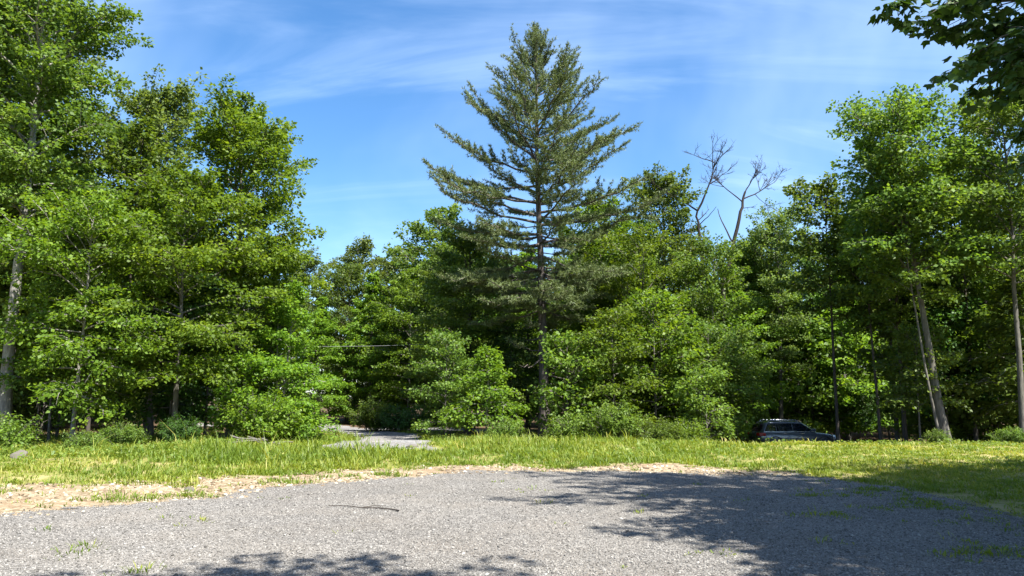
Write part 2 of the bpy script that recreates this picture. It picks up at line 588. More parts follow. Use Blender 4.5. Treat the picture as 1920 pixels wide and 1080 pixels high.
# ------------------------------------------------------------------ scattered stones (stuff)
def scatter_object(name, pts, size, mat, flat, label):
    me = bpy.data.meshes.new(name)
    me.vertices.add(len(pts))
    me.vertices.foreach_set('co', np.ascontiguousarray(pts, np.float32).ravel())
    a = me.attributes.new('size', 'FLOAT', 'POINT')
    a.data.foreach_set('value', size.astype(np.float32))
    me.materials.append(mat)
    o = link(name, me)
    ng = bpy.data.node_groups.new(name + '_scatter', 'GeometryNodeTree')
    ng.interface.new_socket('Geometry', in_out='INPUT', socket_type='NodeSocketGeometry')
    ng.interface.new_socket('Geometry', in_out='OUTPUT', socket_type='NodeSocketGeometry')
    gi, go = ng.nodes.new('NodeGroupInput'), ng.nodes.new('NodeGroupOutput')
    ico = ng.nodes.new('GeometryNodeMeshIcoSphere')
    ico.inputs['Radius'].default_value = 0.5
    ico.inputs['Subdivisions'].default_value = 1
    sp = ng.nodes.new('GeometryNodeSetPosition')
    rn = ng.nodes.new('FunctionNodeRandomValue')
    rn.data_type = 'FLOAT_VECTOR'
    rn.inputs[0].default_value = (-.16, -.16, -.16)
    rn.inputs[1].default_value = (.16, .16, .16)
    ng.links.new(ico.outputs[0], sp.inputs[0])
    ng.links.new(rn.outputs[0], sp.inputs['Offset'])
    smt = ng.nodes.new('GeometryNodeSetMaterial')
    smt.inputs['Material'].default_value = mat
    ng.links.new(sp.outputs[0], smt.inputs[0])
    iop = ng.nodes.new('GeometryNodeInstanceOnPoints')
    ng.links.new(gi.outputs[0], iop.inputs['Points'])
    ng.links.new(smt.outputs[0], iop.inputs['Instance'])
    rr = ng.nodes.new('FunctionNodeRandomValue')
    rr.data_type = 'FLOAT_VECTOR'
    rr.inputs[0].default_value = (-.5, -.5, 0)
    rr.inputs[1].default_value = (.5, .5, 6.28)
    rs = ng.nodes.new('FunctionNodeRandomValue')
    rs.data_type = 'FLOAT_VECTOR'
    rs.inputs[0].default_value = (.7, .6, flat * .8)
    rs.inputs[1].default_value = (1.35, 1.1, flat * 1.3)
    rs.inputs['Seed'].default_value = 7
    na = ng.nodes.new('GeometryNodeInputNamedAttribute')
    na.data_type = 'FLOAT'
    na.inputs['Name'].default_value = 'size'
    vm = ng.nodes.new('ShaderNodeVectorMath')
    vm.operation = 'SCALE'
    ng.links.new(rs.outputs[0], vm.inputs[0])
    ng.links.new(na.outputs[0], vm.inputs['Scale'])
    ng.links.new(rr.outputs[0], iop.inputs['Rotation'])
    ng.links.new(vm.outputs[0], iop.inputs['Scale'])
    ng.links.new(iop.outputs[0], go.inputs[0])
    md = o.modifiers.new('scatter', 'NODES')
    md.node_group = ng
    return tag(o, label, 'gravel', kind='stuff')


rng = np.random.default_rng(11)
X = rng.uniform(-12, 12, 700000)
Y = 5.8 + 12.5 * rng.random(700000) ** 1.5
k = (np.abs(X) < 0.74 * Y + 1.6) & (lot_d(X, Y) < rng.normal(0.05, 0.16, len(X)))
X, Y = X[k][:190000], Y[k][:190000]
s = (0.007 + .018 * rng.random(len(X)) ** 1.9) * (1 + (rng.random(len(X)) < 0.03) * 0.9)
scatter_object('gravel', np.stack([X, Y, terrain(X, Y) + 0.024 + s * 0.12], -1), s, M['stone'], 0.75, 'loose grey crushed stones lying on the parking area')
X = rng.uniform(-15, 7, 60000)
Y = rng.uniform(7, 20, 60000)
k = (dirt_d(X, Y) < 0.25) & (lot_d(X, Y) > -0.35) & (np.abs(X) < 0.76 * Y) & (fnoise(X * 1.3, Y * 1.8, 55) > 0.42)
X, Y = X[k][:5200], Y[k][:5200]
s = 0.012 + 0.10 * rng.random(len(X)) ** 4
scatter_object('rubble', np.stack([X, Y, terrain(X, Y) + 0.012 + s * 0.02], -1), s, M['tanstone'], 0.6, 'small pale tan stones strewn along the dirt strip')


# ------------------------------------------------------------------ trees
def crown_profile(kind, t):
    if kind == 'dome':
        return np.where(t < 0.4, 0.62 + 0.38 * sm(0, 0.4, t), np.sqrt(np.maximum(0.02, 1 - ((t - 0.4) / 0.62) ** 2)))
    if kind == 'cone':
        return np.where(t < 0.25, 0.8 + 0.2 * t / 0.25, np.maximum(0.1, 1 - ((t - 0.25) / 0.78) ** 1.25))
    return np.where(t < 0.2, 0.75 + 0.25 * t / 0.2, np.sqrt(np.maximum(0.03, 1 - ((t - 0.3) / 0.72) ** 4 * 0.97)))   # column


def broadleaf_meshes(name, seed, H, Rc, cb=0.25, nb=60, nsec=8, nleaf=36000, leaf=0.17, prof='dome', tr=0.18, lean=(0, 0), el=(12, 62),
                     tilt=0.85, zs=0.10, spray=0.17, ntwig=0, stems=1, gap=0.0, droop=0.18):
    """trunk with limbs, and a crown of leaves carried in flat sprays on the branches"""
    rng = np.random.default_rng(seed)
    tb = Tubes()
    base_pts = []
    for sidx in range(stems):
        hs = np.linspace(0, 1, 12)
        Ht = H * 0.96 * (1 if sidx == 0 else rng.uniform(0.75, 0.95))
        wob = np.cumsum(rng.normal(0, 0.012 * H / 6, (12, 2)), 0) * hs[:, None]
        sp = np.zeros(2) if stems == 1 else np.array([math.cos(sidx * 2.4), math.sin(sidx * 2.4)]) * Rc * 0.28
        pts = np.stack([lean[0] * hs ** 0.8 + wob[:, 0] + sp[0] * hs ** 0.8, lean[1] * hs ** 0.8 + wob[:, 1] + sp[1] * hs ** 0.8, hs * Ht - 0.15 * (hs == 0)], -1)
        rad = tr * (1 - hs * 0.93) * (1 + 0.55 * np.exp(-hs * 26)) + 0.008
        tb.add(pts, rad / (1 if stems == 1 else 1.3), 9)
        base_pts.append((pts, Ht, rad))
    segs, wts, dirs = [], [], []
    for b in range(nb):
        pts, Ht, rad = base_pts[b % stems]
        u = (b + rng.random()) / nb
        t0 = cb + (0.975 - cb) * u ** 0.92
        tc_ = (t0 - cb) / (1 - cb)
        az = b * 2.39996 + rng.normal(0, 0.35)
        e = R(el[0] + (el[1] - el[0]) * tc_ ** 1.3 + rng.normal(0, 8))
        tip_t = min(1.0, tc_ + 0.10)
        L = Rc * float(crown_profile(prof, np.array(tip_t))) * rng.uniform(0.68, 1.16)
        if gap and rng.random() < gap:
            L *= 0.45
        h0 = t0 * Ht
        o = np.array([np.interp(h0, pts[:, 2], pts[:, i]) for i in range(3)])
        out_ = np.array([math.cos(az), math.sin(az), 0])
        rise = min(L * math.tan(e), max(0.25, H - h0))
        c1 = o + out_ * L * 0.5 + np.array([0, 0, rise * 0.62])
        p2 = o + out_ * L + np.array([0, 0, rise]) - np.array([0, 0, droop * L * (1 - tc_)])
        s = np.linspace(0, 1, 7)[:, None]
        P = (1 - s) ** 2 * o + 2 * s * (1 - s) * c1 + s * s * p2 + rng.normal(0, 0.03 * L, (7, 3)) * s
        r0 = min(float(np.interp(h0, pts[:, 2], rad)) * 0.55, 0.012 + 0.012 * L)
        tb.add(P, r0 * (1 - 0.85 * s[:, 0]) + 0.004, 5)
        T = unit(np.gradient(P, axis=0))
        for j in range(nsec):
            q = 0.22 + 0.78 * (j + rng.random()) / nsec
            bp = np.array([np.interp(q, s[:, 0], P[:, i]) for i in range(3)])
            tg = T[min(6, int(q * 6.99))]
            ang = rng.uniform(0.5, 1.25) * (1 if j % 2 else -1) * (0.35 if q > 0.93 else 1)
            ca, sa = math.cos(ang), math.sin(ang)
            dr = np.array([tg[0] * ca - tg[1] * sa, tg[0] * sa + tg[1] * ca, tg[2] * 0.55 + rng.normal(0.05, 0.16)])
            dr /= np.linalg.norm(dr)
            Ls = (0.42 * L * (1.15 - q) + 0.16 * L + 0.25) * rng.uniform(0.7, 1.25)
            mid = bp + dr * Ls * 0.5 + np.array([0, 0, 0.04 * Ls])
            end = bp + dr * Ls - np.array([0, 0, droop * 0.5 * Ls])
            if Ls > 0.35:
                tb.add(np.stack([bp, mid, end]), np.array([0.010 + 0.004 * Ls, 0.007, 0.003]), 3)
            segs.append((bp, mid, end))
            wts.append(Ls)
            dirs.append(dr)
    segs = np.array(segs)
    wts = np.array(wts)
    dirs = np.array(dirs)
    which = rng.choice(len(segs), nleaf, p=wts / wts.sum())
    q = rng.uniform(0.05, 1.08, nleaf)[:, None]
    A, B, C = segs[which, 0], segs[which, 1], segs[which, 2]
    pos = (1 - q) ** 2 * A + 2 * q * (1 - q) * B + q * q * C
    d = dirs[which]
    sidev = unit(np.stack([-d[:, 1], d[:, 0], np.zeros(nleaf)], -1))
    wid = (spray + 0.14 * wts[which]) * (1.15 - 0.75 * q[:, 0])
    lat = rng.normal(0, 1, nleaf)
    pos = pos + sidev * (lat * wid)[:, None] + np.array([0, 0, 1.0]) * (rng.normal(0, zs, nleaf) - 0.12 * np.abs(lat) * wid)[:, None]
    nrm = np.array([0, 0, 1.0]) + rng.normal(0, tilt, (nleaf, 3)) + d * 0.25
    axis = d + sidev * np.sign(lat)[:, None] * 0.7 + rng.normal(0, 0.5, (nleaf, 3)) - np.array([0, 0, 0.35])
    ln = leaf * rng.uniform(0.55, 1.22, nleaf)
    v, f = leaf_quads(rng, pos, nrm, axis, ln, ln * rng.uniform(0.6, 0.82, nleaf))
    st = rng.normal(0, 0.17, len(segs))[which]
    tint = np.clip(0.5 + st + rng.normal(0, 0.16, nleaf), 0, 1)
    return tb.mesh(name + '_trunk'), make_mesh(name + '_crown', v, f, 4, tint)


def put_tree(name, meshes, loc, rz, scale, leafmat, barkmat, label, cat='tree', group=None):
    root = empty(name, loc, rz)
    root.scale = (scale,) * 3 if isinstance(scale, (int, float)) else scale
    link('trunk', meshes[0], barkmat, root)
    link('crown', meshes[1], leafmat, root)
    tag(root, label, cat, group)
    return root


def zt(x, y):
    return float(terrain(x, y)) - 0.03


FRONT = [
    # name, x, y, H, R, crown base, nb, nleaf, leaf, profile, trunk r, lean, leaf mat, bark, el, extras, label
    ('broadleaf_tree', -18.3, 27.0, 20.5, 3.1, .40, 62, 42000, .19, 'column', .23, (-.5, .6), 'wood', 'bark_pale', (25, 65), dict(gap=.12),
     'tall grey-trunked tree at the left edge of the picture, its lower trunk bare'),
    ('broadleaf_tree', -22.0, 33.5, 21.5, 3.3, .22, 66, 40000, .20, 'column', .20, (-1.0, 0), 'pale', 'bark', (20, 62), dict(),
     'tallest pale green tree in the upper left corner, behind the grey trunk'),
    ('broadleaf_tree', -17.4, 36.0, 17.4, 3.0, .2, 66, 40000, .20, 'column', .19, (-.4, 0), 'pale', 'bark', (20, 65), dict(),
     'pale green round-topped tree between the tallest left tree and the bright maple'),
    ('maple_tree', -11.7, 31.5, 14.8, 3.0, .13, 74, 52000, .18, 'dome', .2, (-.3, 0), 'maple', 'bark', (12, 66), dict(),
     'bright green maple with a pointed top standing out against the sky beside the driveway'),
    ('maple_tree', -15.3, 26.2, 8.6, 3.0, .20, 40, 20000, .16, 'dome', .075, (.2, -.2), 'maple', 'bark_pale', (4, 58), dict(droop=.3, gap=.15),
     'slim young maple with tiered sprays in front of the left woods'),
    ('maple_tree', -12.7, 28.3, 10.2, 3.1, .22, 48, 28000, .165, 'dome', .11, (0, -.3), 'maple', 'bark', (6, 60), dict(droop=.3),
     'leafy young maple with drooping sprays right of the slim tiered one'),
    ('broadleaf_tree', -9.4, 30.2, 6.6, 1.7, .10, 38, 15000, .15, 'cone', .07, (0, 0), 'maple', 'bark_pale', (10, 60), dict(stems=2),
     'low bushy twin-stemmed tree at the foot of the bright maple beside the driveway'),
    ('broadleaf_tree', -2.5, 43.0, 12.4, 3.0, .15, 56, 34000, .19, 'dome', .17, (0, 0), 'wood', 'bark_dark', (8, 55), dict(),
     'shaded leafy tree close behind the tall pine on its driveway side'),
    ('broadleaf_tree', 5.2, 44.0, 14.7, 3.0, .15, 52, 30000, .2, 'dome', .16, (.2, 0), 'maple', 'bark', (10, 60), dict(),
     'mid green tree close behind the tall pine on the car side'),
    ('broadleaf_tree', 9.6, 47.0, 17.6, 3.0, .25, 56, 30000, .21, 'dome', .2, (.3, 0), 'wood', 'bark_dark', (15, 62), dict(),
     'tall round-headed tree rising just beside the bare dead trunks'),
    ('broadleaf_tree', 6.6, 40.0, 11.6, 2.6, .12, 50, 28000, .175, 'column', .12, (0, 0), 'maple', 'bark', (10, 58), dict(stems=2),
     'bright green bushy tree in front of the tall round-headed tree'),
    ('broadleaf_tree', 11.0, 42.5, 11.9, 2.6, .15, 48, 26000, .18, 'column', .12, (0, 0), 'wood', 'bark', (12, 60), dict(stems=2),
     'leafy tree hiding the lower trunks of the two dead trees'),
    ('ash_tree', 17.3, 48.5, 15.8, 2.4, .30, 46, 17000, .18, 'dome', .16, (.5, 0), 'pale', 'bark', (28, 66), dict(gap=.25),
     'airy thin-leaved pale tree behind the parked car'),
    ('broadleaf_tree', 16.0, 50.0, 13.6, 2.8, .2, 48, 24000, .19, 'dome', .14, (0, 0), 'wood', 'bark', (14, 60), dict(),
     'round leafy tree directly behind the roof of the parked car'),
    ('ash_tree', 19.3, 37.0, 16.0, 2.6, .38, 48, 17000, .2, 'dome', .11, (.1, 0), 'wood', 'bark_dark', (25, 64), dict(gap=.2),
     'slender open-crowned tree just left of the big leaning tree'),
    ('broadleaf_tree', 17.9, 31.0, 15.1, 2.45, .50, 56, 20000, .20, 'column', .17, (-1.0, .4), 'wood', 'bark', (22, 62), dict(gap=.12),
     'big tree with a leaning grey trunk and broad crown, right of the car'),
    ('broadleaf_tree', 20.5, 30.2, 15.0, 2.4, .46, 52, 18000, .20, 'column', .125, (.5, .2), 'wood', 'bark', (22, 62), dict(gap=.12),
     'straight-trunked tree at the right edge of the picture'),
]

xs_front = []
for i, (nm, x, y, H, Rc, cb, nb, nl, lf, pf, tr, lean, lm, bm, el, ex, lab) in enumerate(FRONT):
    ms = broadleaf_meshes(nm, 100 + i * 7, H, Rc, cb, nb, 8, int(nl * 1.1), lf * .9, pf, tr, lean, el, **ex)
    put_tree(nm, ms, (x, y, zt(x, y)), 0.0, 1.0, M[lm], M[bm], lab, 'tree', 'trees along the edge of the clearing')
    xs_front.append((x, y))

# slim second stem beside the leaning tree
ms = broadleaf_meshes('companion', 31, 12.5, 1.9, .5, 26, 6, 7000, .19, 'dome', .05, (-1.15, .3), (25, 62), gap=.2)
put_tree('broadleaf_tree', ms, (17.55, 30.75, zt(17.55, 30.75)), 0, 1.0, M['wood'], M['bark'],
         'thin pale stem leaning alongside the big leaning trunk', 'tree', 'trees along the edge of the clearing')

# ---- prototypes for the wood behind
protos = []
PSPEC = [
    (14.5, 3.3, .10, 52, 22000, .22, 'dome', .16, 'wood', 'bark', (10, 60), dict()),
    (16.5, 3.2, .22, 52, 20000, .22, 'column', .17, 'wood', 'bark_dark', (15, 62), dict(gap=.1)),
    (17.0, 3.4, .45, 44, 15000, .22, 'dome', .15, 'pale', 'bark', (22, 64), dict(gap=.1)),
    (12.5, 3.0, .06, 50, 20000, .21, 'cone', .13, 'maple', 'bark', (8, 58), dict()),
    (15.5, 2.9, .40, 42, 13000, .22, 'column', .12, 'dark', 'bark_dark', (20, 62), dict(gap=.15)),
]
for i, (H, Rc, cb, nb, nl, lf, pf, tr, lm, bm, el, ex) in enumerate(PSPEC):
    protos.append((broadleaf_meshes('wood_%d' % i, 700 + i, H, Rc, cb, nb, 7, nl, lf, pf, tr, (0, 0), el, **ex), lm, bm, H))

protos.append((broadleaf_meshes('slender', 771, 14.0, 2.1, .5, 34, 7, 9000, .2, 'dome', .085, (.15, 0), (22, 62), gap=.15), 'wood', 'bark_dark', 14.0))
BACK = [
    (16.7, 38.6, 5, 14.6, 'thin dark straight trunk standing just right of the parked car'),
    (17.9, 36.6, 5, 12.6, 'thin dark trunk between the car and the open-crowned tree'),
    (17.3, 50.2, 5, 14.5, 'thin dark trunk rising from behind the roof of the parked car'),
    (22.4, 36.4, 5, 14.2, 'thin dark trunk seen between the leaning and the straight trunks'),
    (-16.6, 31.6, 5, 14.0, 'thin dark trunk in the shade behind the slim tiered maple'),
    # x, y, proto, H, label : the trees at the far end of the driveway that can be told apart
    (-19.5, 69, 2, 15.6, 'far pale tree at the end of the driveway, half hidden by the bright maple'),
    (-15.0, 71, 0, 17.4, 'far round-topped tree in the gap at the end of the driveway, taller one'),
    (-10.0, 69, 0, 16.4, 'far round-topped tree in the gap at the end of the driveway, beside the dark tree'),
    (-15.6, 60, 3, 10.6, 'yellow-green tree low beside the bend of the driveway'),
    (-11.8, 62, 3, 13.2, 'mid green tree above the bend of the driveway'),
    (-8.0, 58, 0, 12.4, 'mid green tree behind the round bush by the driveway'),
    (-4.4, 51.0, 1, 12.5, 'leafy tree between the round bush and the dark tree behind the pine'),
    (1.0, 47.5, 3, 12.2, 'leafy tree filling the gap right behind the pine trunk'),
    (14.2, 47.2, 3, 12.0, 'leafy tree between the dead trunks and the parked car'),
    (21.5, 42.0, 2, 14.6, 'leafy tree seen between the slender open tree and the leaning tree'),
    (24.5, 38.0, 0, 16.5, 'full leafy tree behind the straight-trunked tree'),
    (-23.5, 29.5, 0, 19.0, 'full leafy tree cut off by the left edge of the picture'),
]
for i, (x, y, pi, H, lab) in enumerate(BACK):
    ms, lm, bm, h0 = protos[pi]
    if 57 < y < 66:
        lm = 'maple'
    elif y >= 66:
        lm = 'pale'
    put_tree('broadleaf_tree', ms, (x, y, zt(x, y)), i * 1.7, H / h0, M[lm], M[bm], lab, 'tree', 'leafy trees behind the front row')
    xs_front.append((x, y))

def place(x, y):
    t = x / y
    if t < -.36:
        return 'behind the tall left trees'
    if t < -.30:
        return 'behind the bright maple'
    if t < -.11:
        return 'at the end of the driveway'
    if t < .11:
        return 'behind the tall pine'
    if t < .24:
        return 'behind the mounded bush'
    if t < .32:
        return 'below the dead trees'
    if t < .44:
        return 'behind the parked car'
    return 'behind the leaning and straight trunks'


rng = np.random.default_rng(5)
placed = list(xs_front)
FILL = []
tries = 0
while len(FILL) < 135 and tries < 9000:
    tries += 1
    y = rng.uniform(33, 96)
    x = rng.uniform(-0.86 * y - 4, 0.86 * y + 4)
    if y < 47 and -8 < x < 19:
        continue
    if drive_d(np.array(x), np.array(y)) < 2.2 or road_d(np.array(x), np.array(y)) < 1.6:
        continue
    if -17.5 + 0 < x + 0.21 * y - 0 and x + 0.13 * y < -0.5 and y < 57:      # keep the driveway gap open
        continue
    md = 2.6 if y < 60 else 3.4
    if any((x - a) ** 2 + (y - b) ** 2 < md * md for a, b in placed):
        continue
    placed.append((x, y))
    FILL.append((x, y))
for i, (x, y) in enumerate(FILL):
    gap = abs(x / y + 0.20) < 0.09                    # the lower skyline over the driveway
    if y > 74:
        pi = [0, 3, 0, 1][i % 4]
    else:
        pi = [1, 4, 2, 0, 4, 1, 3][i % 7]
    ms, lm, bm, h0 = protos[pi]
    H = rng.uniform(11.5, 14.5) if x > -4 else rng.uniform(14, 19)
    if gap:
        H = rng.uniform(11, 14.5)
    if x < -4:
        H = min(H, .36 * y)
    if y > 62 and x > -4:
        H = rng.uniform(13, 17)
    put_tree('broadleaf_tree', ms, (x, y, zt(x, y)), rng.uniform(0, 6.28), (H / h0 * rng.uniform(.9, 1.15),) * 2 + (H / h0,), M[lm], M[bm],
             'leafy tree deep in the wood ' + place(x, y), 'tree', 'trees deep in the wood ' + place(x, y))

# ------------------------------------------------------------------ the tall pine


def pine_meshes(seed, H):
    rng = np.random.default_rng(seed)
    tb = Tubes()
    hs = np.linspace(0, 1, 16)
    wob = np.cumsum(rng.normal(0, 0.03, (16, 2)), 0) * hs[:, None]
    tp = np.stack([wob[:, 0] - 0.25 * hs, wob[:, 1], hs * H - 0.2 * (hs == 0)], -1)
    trad = 0.27 * (1 - hs * 0.96) * (1 + 0.4 * np.exp(-hs * 25)) + 0.012
    tb.add(tp, trad, 10)
    tz = [.30, .42, .50, .56, .61, .70, .81, .87, .92, .96, .99]
    tl = [3.4, 5.0, 6.5, 6.6, 5.6, 4.8, 3.3, 2.3, 1.4, .8, .4]
    te = [-8, -3, 4, 14, 23, 29, 36, 43, 52, 64, 76]
    P0, D0, W0 = [], [], []
    zz = 0.40
    whorl = [.30, .32, .335, .345, .36, .375, .385, .395]
    while zz < 0.985:
        whorl.append(zz)
        zz += rng.uniform(0.017, 0.032)
    sparse = [(rng.uniform(.13, .40), True) for _ in range(22)]
    items = [(z, False) for z in whorl for _ in range(5)] + sparse
    for bi, (zf, thin) in enumerate(items):
        az = bi * 1.2566 + (int(bi / 5)) * 0.7 + rng.normal(0, 0.18)
        zf = zf + rng.normal(0, 0.004)
        o = np.array([np.interp(zf * H, tp[:, 2], tp[:, i]) for i in range(3)])
        L = np.interp(zf, tz, tl) * rng.choice([rng.uniform(.3, .7), rng.uniform(.7, 1.0), rng.uniform(.85, 1.08)])
        e = R(np.interp(zf, tz, te) + rng.normal(0, 8))
        if thin:
            L = rng.uniform(1.0, 3.4)
            e = R(rng.uniform(-18, 6))
        out_ = np.array([math.cos(az), math.sin(az), 0])
        s = np.linspace(0, 1, 9)[:, None]
        lift = (s - 0.4) ** 2 * 0.20 * L * (s > 0.4)
        P = o + out_ * L * s * math.cos(e) + np.array([0, 0, 1.0]) * (L * s * math.sin(e) + lift - 0.10 * L * s * (1 - s)) + rng.normal(0, 0.06 * L ** 0.5, (9, 3)) * s
        tb.add(P, (0.012 + 0.0105 * L) * (1 - 0.88 * s[:, 0]) + 0.004, 5)
        T = unit(np.gradient(P, axis=0))
        ntw = int(L * (3.0 if thin else 7.6)) + 3
        if thin and rng.random() < .55:
            continue
        for j in range(ntw):
            q = (0.5 if thin else 0.30) + (0.5 if thin else 0.70) * (j + rng.random()) / ntw
            bp = np.array([np.interp(q, s[:, 0], P[:, i]) for i in range(3)])
            tg = T[min(8, int(q * 8.99))]
            ang = rng.uniform(0.45, 1.1) * (1 if j % 2 else -1) * (0.2 if q > .95 else 1)
            ca, sa = math.cos(ang), math.sin(ang)
            dr = np.array([tg[0] * ca - tg[1] * sa, tg[0] * sa + tg[1] * ca, tg[2] * .8 + rng.uniform(-0.08, 0.30)])
            dr /= np.linalg.norm(dr)
            Lt = (0.18 * L * (1.2 - q) + 0.28) * rng.uniform(.55, 1.35)
            end = bp + dr * Lt
            tb.add(np.stack([bp, (bp + end) / 2 - np.array([0, 0, .02]), end]), np.array([.010, .007, .004]), 3)
            nt = max(3, int(Lt / 0.075))
            for t_ in np.linspace(0.18, 1.0, nt):
                P0.append(bp + (end - bp) * t_ + rng.normal(0, .035, 3))
                D0.append(dr)
                W0.append(1.0)
    P0, D0 = np.array(P0), np.array(D0)
    per = 9
    n_ = len(P0) * per
    base = np.repeat(P0, per, 0)
    d = unit(np.repeat(D0, per, 0) * 0.6 + rng.normal(0, 0.6, (n_, 3)) + np.array([0, 0, .16]))
    ln = rng.uniform(.11, .21, n_)[:, None]
    sd_ = unit(np.cross(d, rng.normal(0, 1, (n_, 3)))) * rng.uniform(.010, .019, n_)[:, None]
    v = np.stack([base - sd_, base + sd_, base + d * ln], 1).reshape(-1, 3)
    f = np.arange(n_ * 3).reshape(-1, 3)
    tint = np.clip(0.5 + np.repeat(rng.normal(0, .2, len(P0)), per) + rng.normal(0, .12, n_), 0, 1)
    print('pine needles', n_)
    return tb.mesh('pine_trunk'), make_mesh('pine_crown', v, f, 3, tint)


pm = pine_meshes(4, 22.0)
put_tree('pine_tree', pm, (1.65, 38.0, zt(1.65, 38)), 0.4, 1.0, M['needle'], M['bark_pine'], 'tall lone pine towering over the middle of the tree line')

# ------------------------------------------------------------------ the two dead trees


def dead_mesh(seed, stem, forks, tr):
    """bare stem polyline, plus hand-placed limbs that branch on into fine twigs"""
    rng = np.random.default_rng(seed)
    tb = Tubes()
    stem = np.array(stem, float)
    s = np.linspace(0, 1, 22)
    k = np.linspace(0, 1, len(stem))
    P = np.stack([np.interp(s, k, stem[:, i]) for i in range(3)], -1)
    P[1:-1] += rng.normal(0, .045, (20, 3)) * np.array([1, 1, .2])
    tb.add(P, tr * (1 - .75 * s) + .01, 7)

    def grow(o, d, L, r, lev):
        m = 6
        pts = [o]
        dd = d.copy()
        for i in range(m):
            dd = unit(dd + rng.normal(0, .10, 3) + np.array([0, 0, .04]))
            pts.append(pts[-1] + dd * L / m)
        pts = np.array(pts)
        tb.add(pts, np.linspace(r, r * .35, m + 1), 5 if lev < 2 else 3)
        if lev >= 3:
            return
        for i in range(7 if lev == 0 else 5):
            q = rng.uniform(.3, 1)
            b = np.array([np.interp(q, np.linspace(0, 1, m + 1), pts[:, a]) for a in range(3)])
            nd = unit(dd + rng.normal(0, .62, 3) * np.array([1, 1, .7]))
            grow(b, nd, L * rng.uniform(.32, .58), max(.010, r * .5), lev + 1)
    for q, d, L, r, lev in forks:
        b = np.array([np.interp(q, s, P[:, i]) for i in range(3)])
        grow(b, unit(np.array(d, float)), L, r, lev)
    return tb.mesh('dead_tree')


d1 = dead_mesh(3, [(0.35, 0, 0), (.3, 0, 7), (.1, 0, 11), (-.35, 0, 14.6), (-.45, 0, 16.6)],
               [(1, (-.85, .2, .85), 2.6, .06, 0), (1, (.62, -.2, .95), 3.4, .075, 0), (.92, (.8, .3, .6), 1.2, .04, 2), (.80, (-.9, .2, .35), 1.7, .03, 2), (.88, (.7, 0, .7), 1.6, .04, 3)], .2)
o = link('dead_tree', d1, M['bark_dead'])
o.location = (12.3, 46, zt(12.3, 46) - 1.8)
tag(o, 'bare dead tree whose top forks into a wide V of thin twigs', 'dead tree', 'dead trees above the canopy')
d2 = dead_mesh(9, [(0, 0, 0), (-.1, 0, 6), (-.05, 0, 11.6), (.7, 0, 14.2), (1.35, 0, 16.6), (1.7, 0, 18.0)],
               [(.98, (.35, 0, .95), 1.9, .045, 0), (.93, (.9, .2, .32), 2.6, .05, 0), (.90, (-.75, -.2, .6), 2.5, .045, 0), (.63, (-.55, 0, .85), 2.6, .07, 3), (.84, (.9, 0, .1), .9, .03, 2)], .22)
o = link('dead_tree', d2, M['bark_dead'])
o.location = (13.35, 46.3, zt(13.35, 46.3) - 1.8)
tag(o, 'bare dead tree with a crooked dark trunk bending away from the other', 'dead tree', 'dead trees above the canopy')

# ------------------------------------------------------------------ saplings and bushes along the edge
sap = [
    broadleaf_meshes('sapling_a', 900, 4.2, 1.5, .26, 26, 6, 5200, .15, 'cone', .035, (.1, 0), (2, 55), droop=.32, tilt=.6),
    broadleaf_meshes('sapling_b', 901, 5.6, 1.7, .15, 30, 7, 8000, .15, 'dome', .045, (0, 0), (5, 58), droop=.25),
    broadleaf_meshes('sapling_c', 902, 3.2, 1.1, .10, 22, 6, 3600, .14, 'dome', .03, (0, 0), (15, 62)),
    broadleaf_meshes('sapling_d', 903, 6.5, 1.9, .35, 28, 7, 6500, .17, 'column', .05, (.2, 0), (5, 55), gap=.2, droop=.3),
]
SAP = [
    (-1.15, 33.0, 0, 4.2, 'maple', 'small tree with a pale stem and drooping sprays left of the pine trunk'),
    (-3.1, 35.0, 1, 5.0, 'wood', 'sapling in the shade beside the driveway, left of the pale-stemmed one'),
    (2.5, 34.0, 2, 4.7, 'bush', 'leafy sapling just in front of the pine trunk'),
    (4.7, 34.5, 1, 6.0, 'maple', 'tall sapling to the right of the pine, above the mounded bush'),
    (6.9, 36.0, 1, 7.4, 'maple', 'highest sapling between the pine and the dead trees'),
    (8.6, 33.2, 2, 3.4, 'bush', 'small bright sapling standing free between the mounded bush and the car'),
    (9.8, 37.0, 1, 6.2, 'wood', 'shaded sapling behind the small bright one'),
    (11.6, 39.0, 3, 6.6, 'wood', 'open-branched sapling left of the parked car'),
    (-17.2, 28.0, 3, 6.0, 'wood', 'open sapling in shade beside the grey left trunk'),
    (-13.9, 30.5, 1, 6.5, 'dark', 'dark sapling inside the left woods behind the slim maple'),
    (-10.3, 28.6, 2, 3.3, 'maple', 'low sapling under the bright maple by the brush pile'),
    (0.0, 39.6, 3, 6.0, 'dark', 'dark sapling close behind the pale-stemmed small tree'),
]
for i, (x, y, k, H, lm, lab) in enumerate(SAP):
    h0 = [4.2, 5.6, 3.2, 6.5][k]
    put_tree('sapling', sap[k], (x, y, zt(x, y)), i * 1.3, H / h0, M[lm], M['bark_pale' if i == 0 else 'bark'], lab, 'sapling', 'saplings along the edge of the wood')

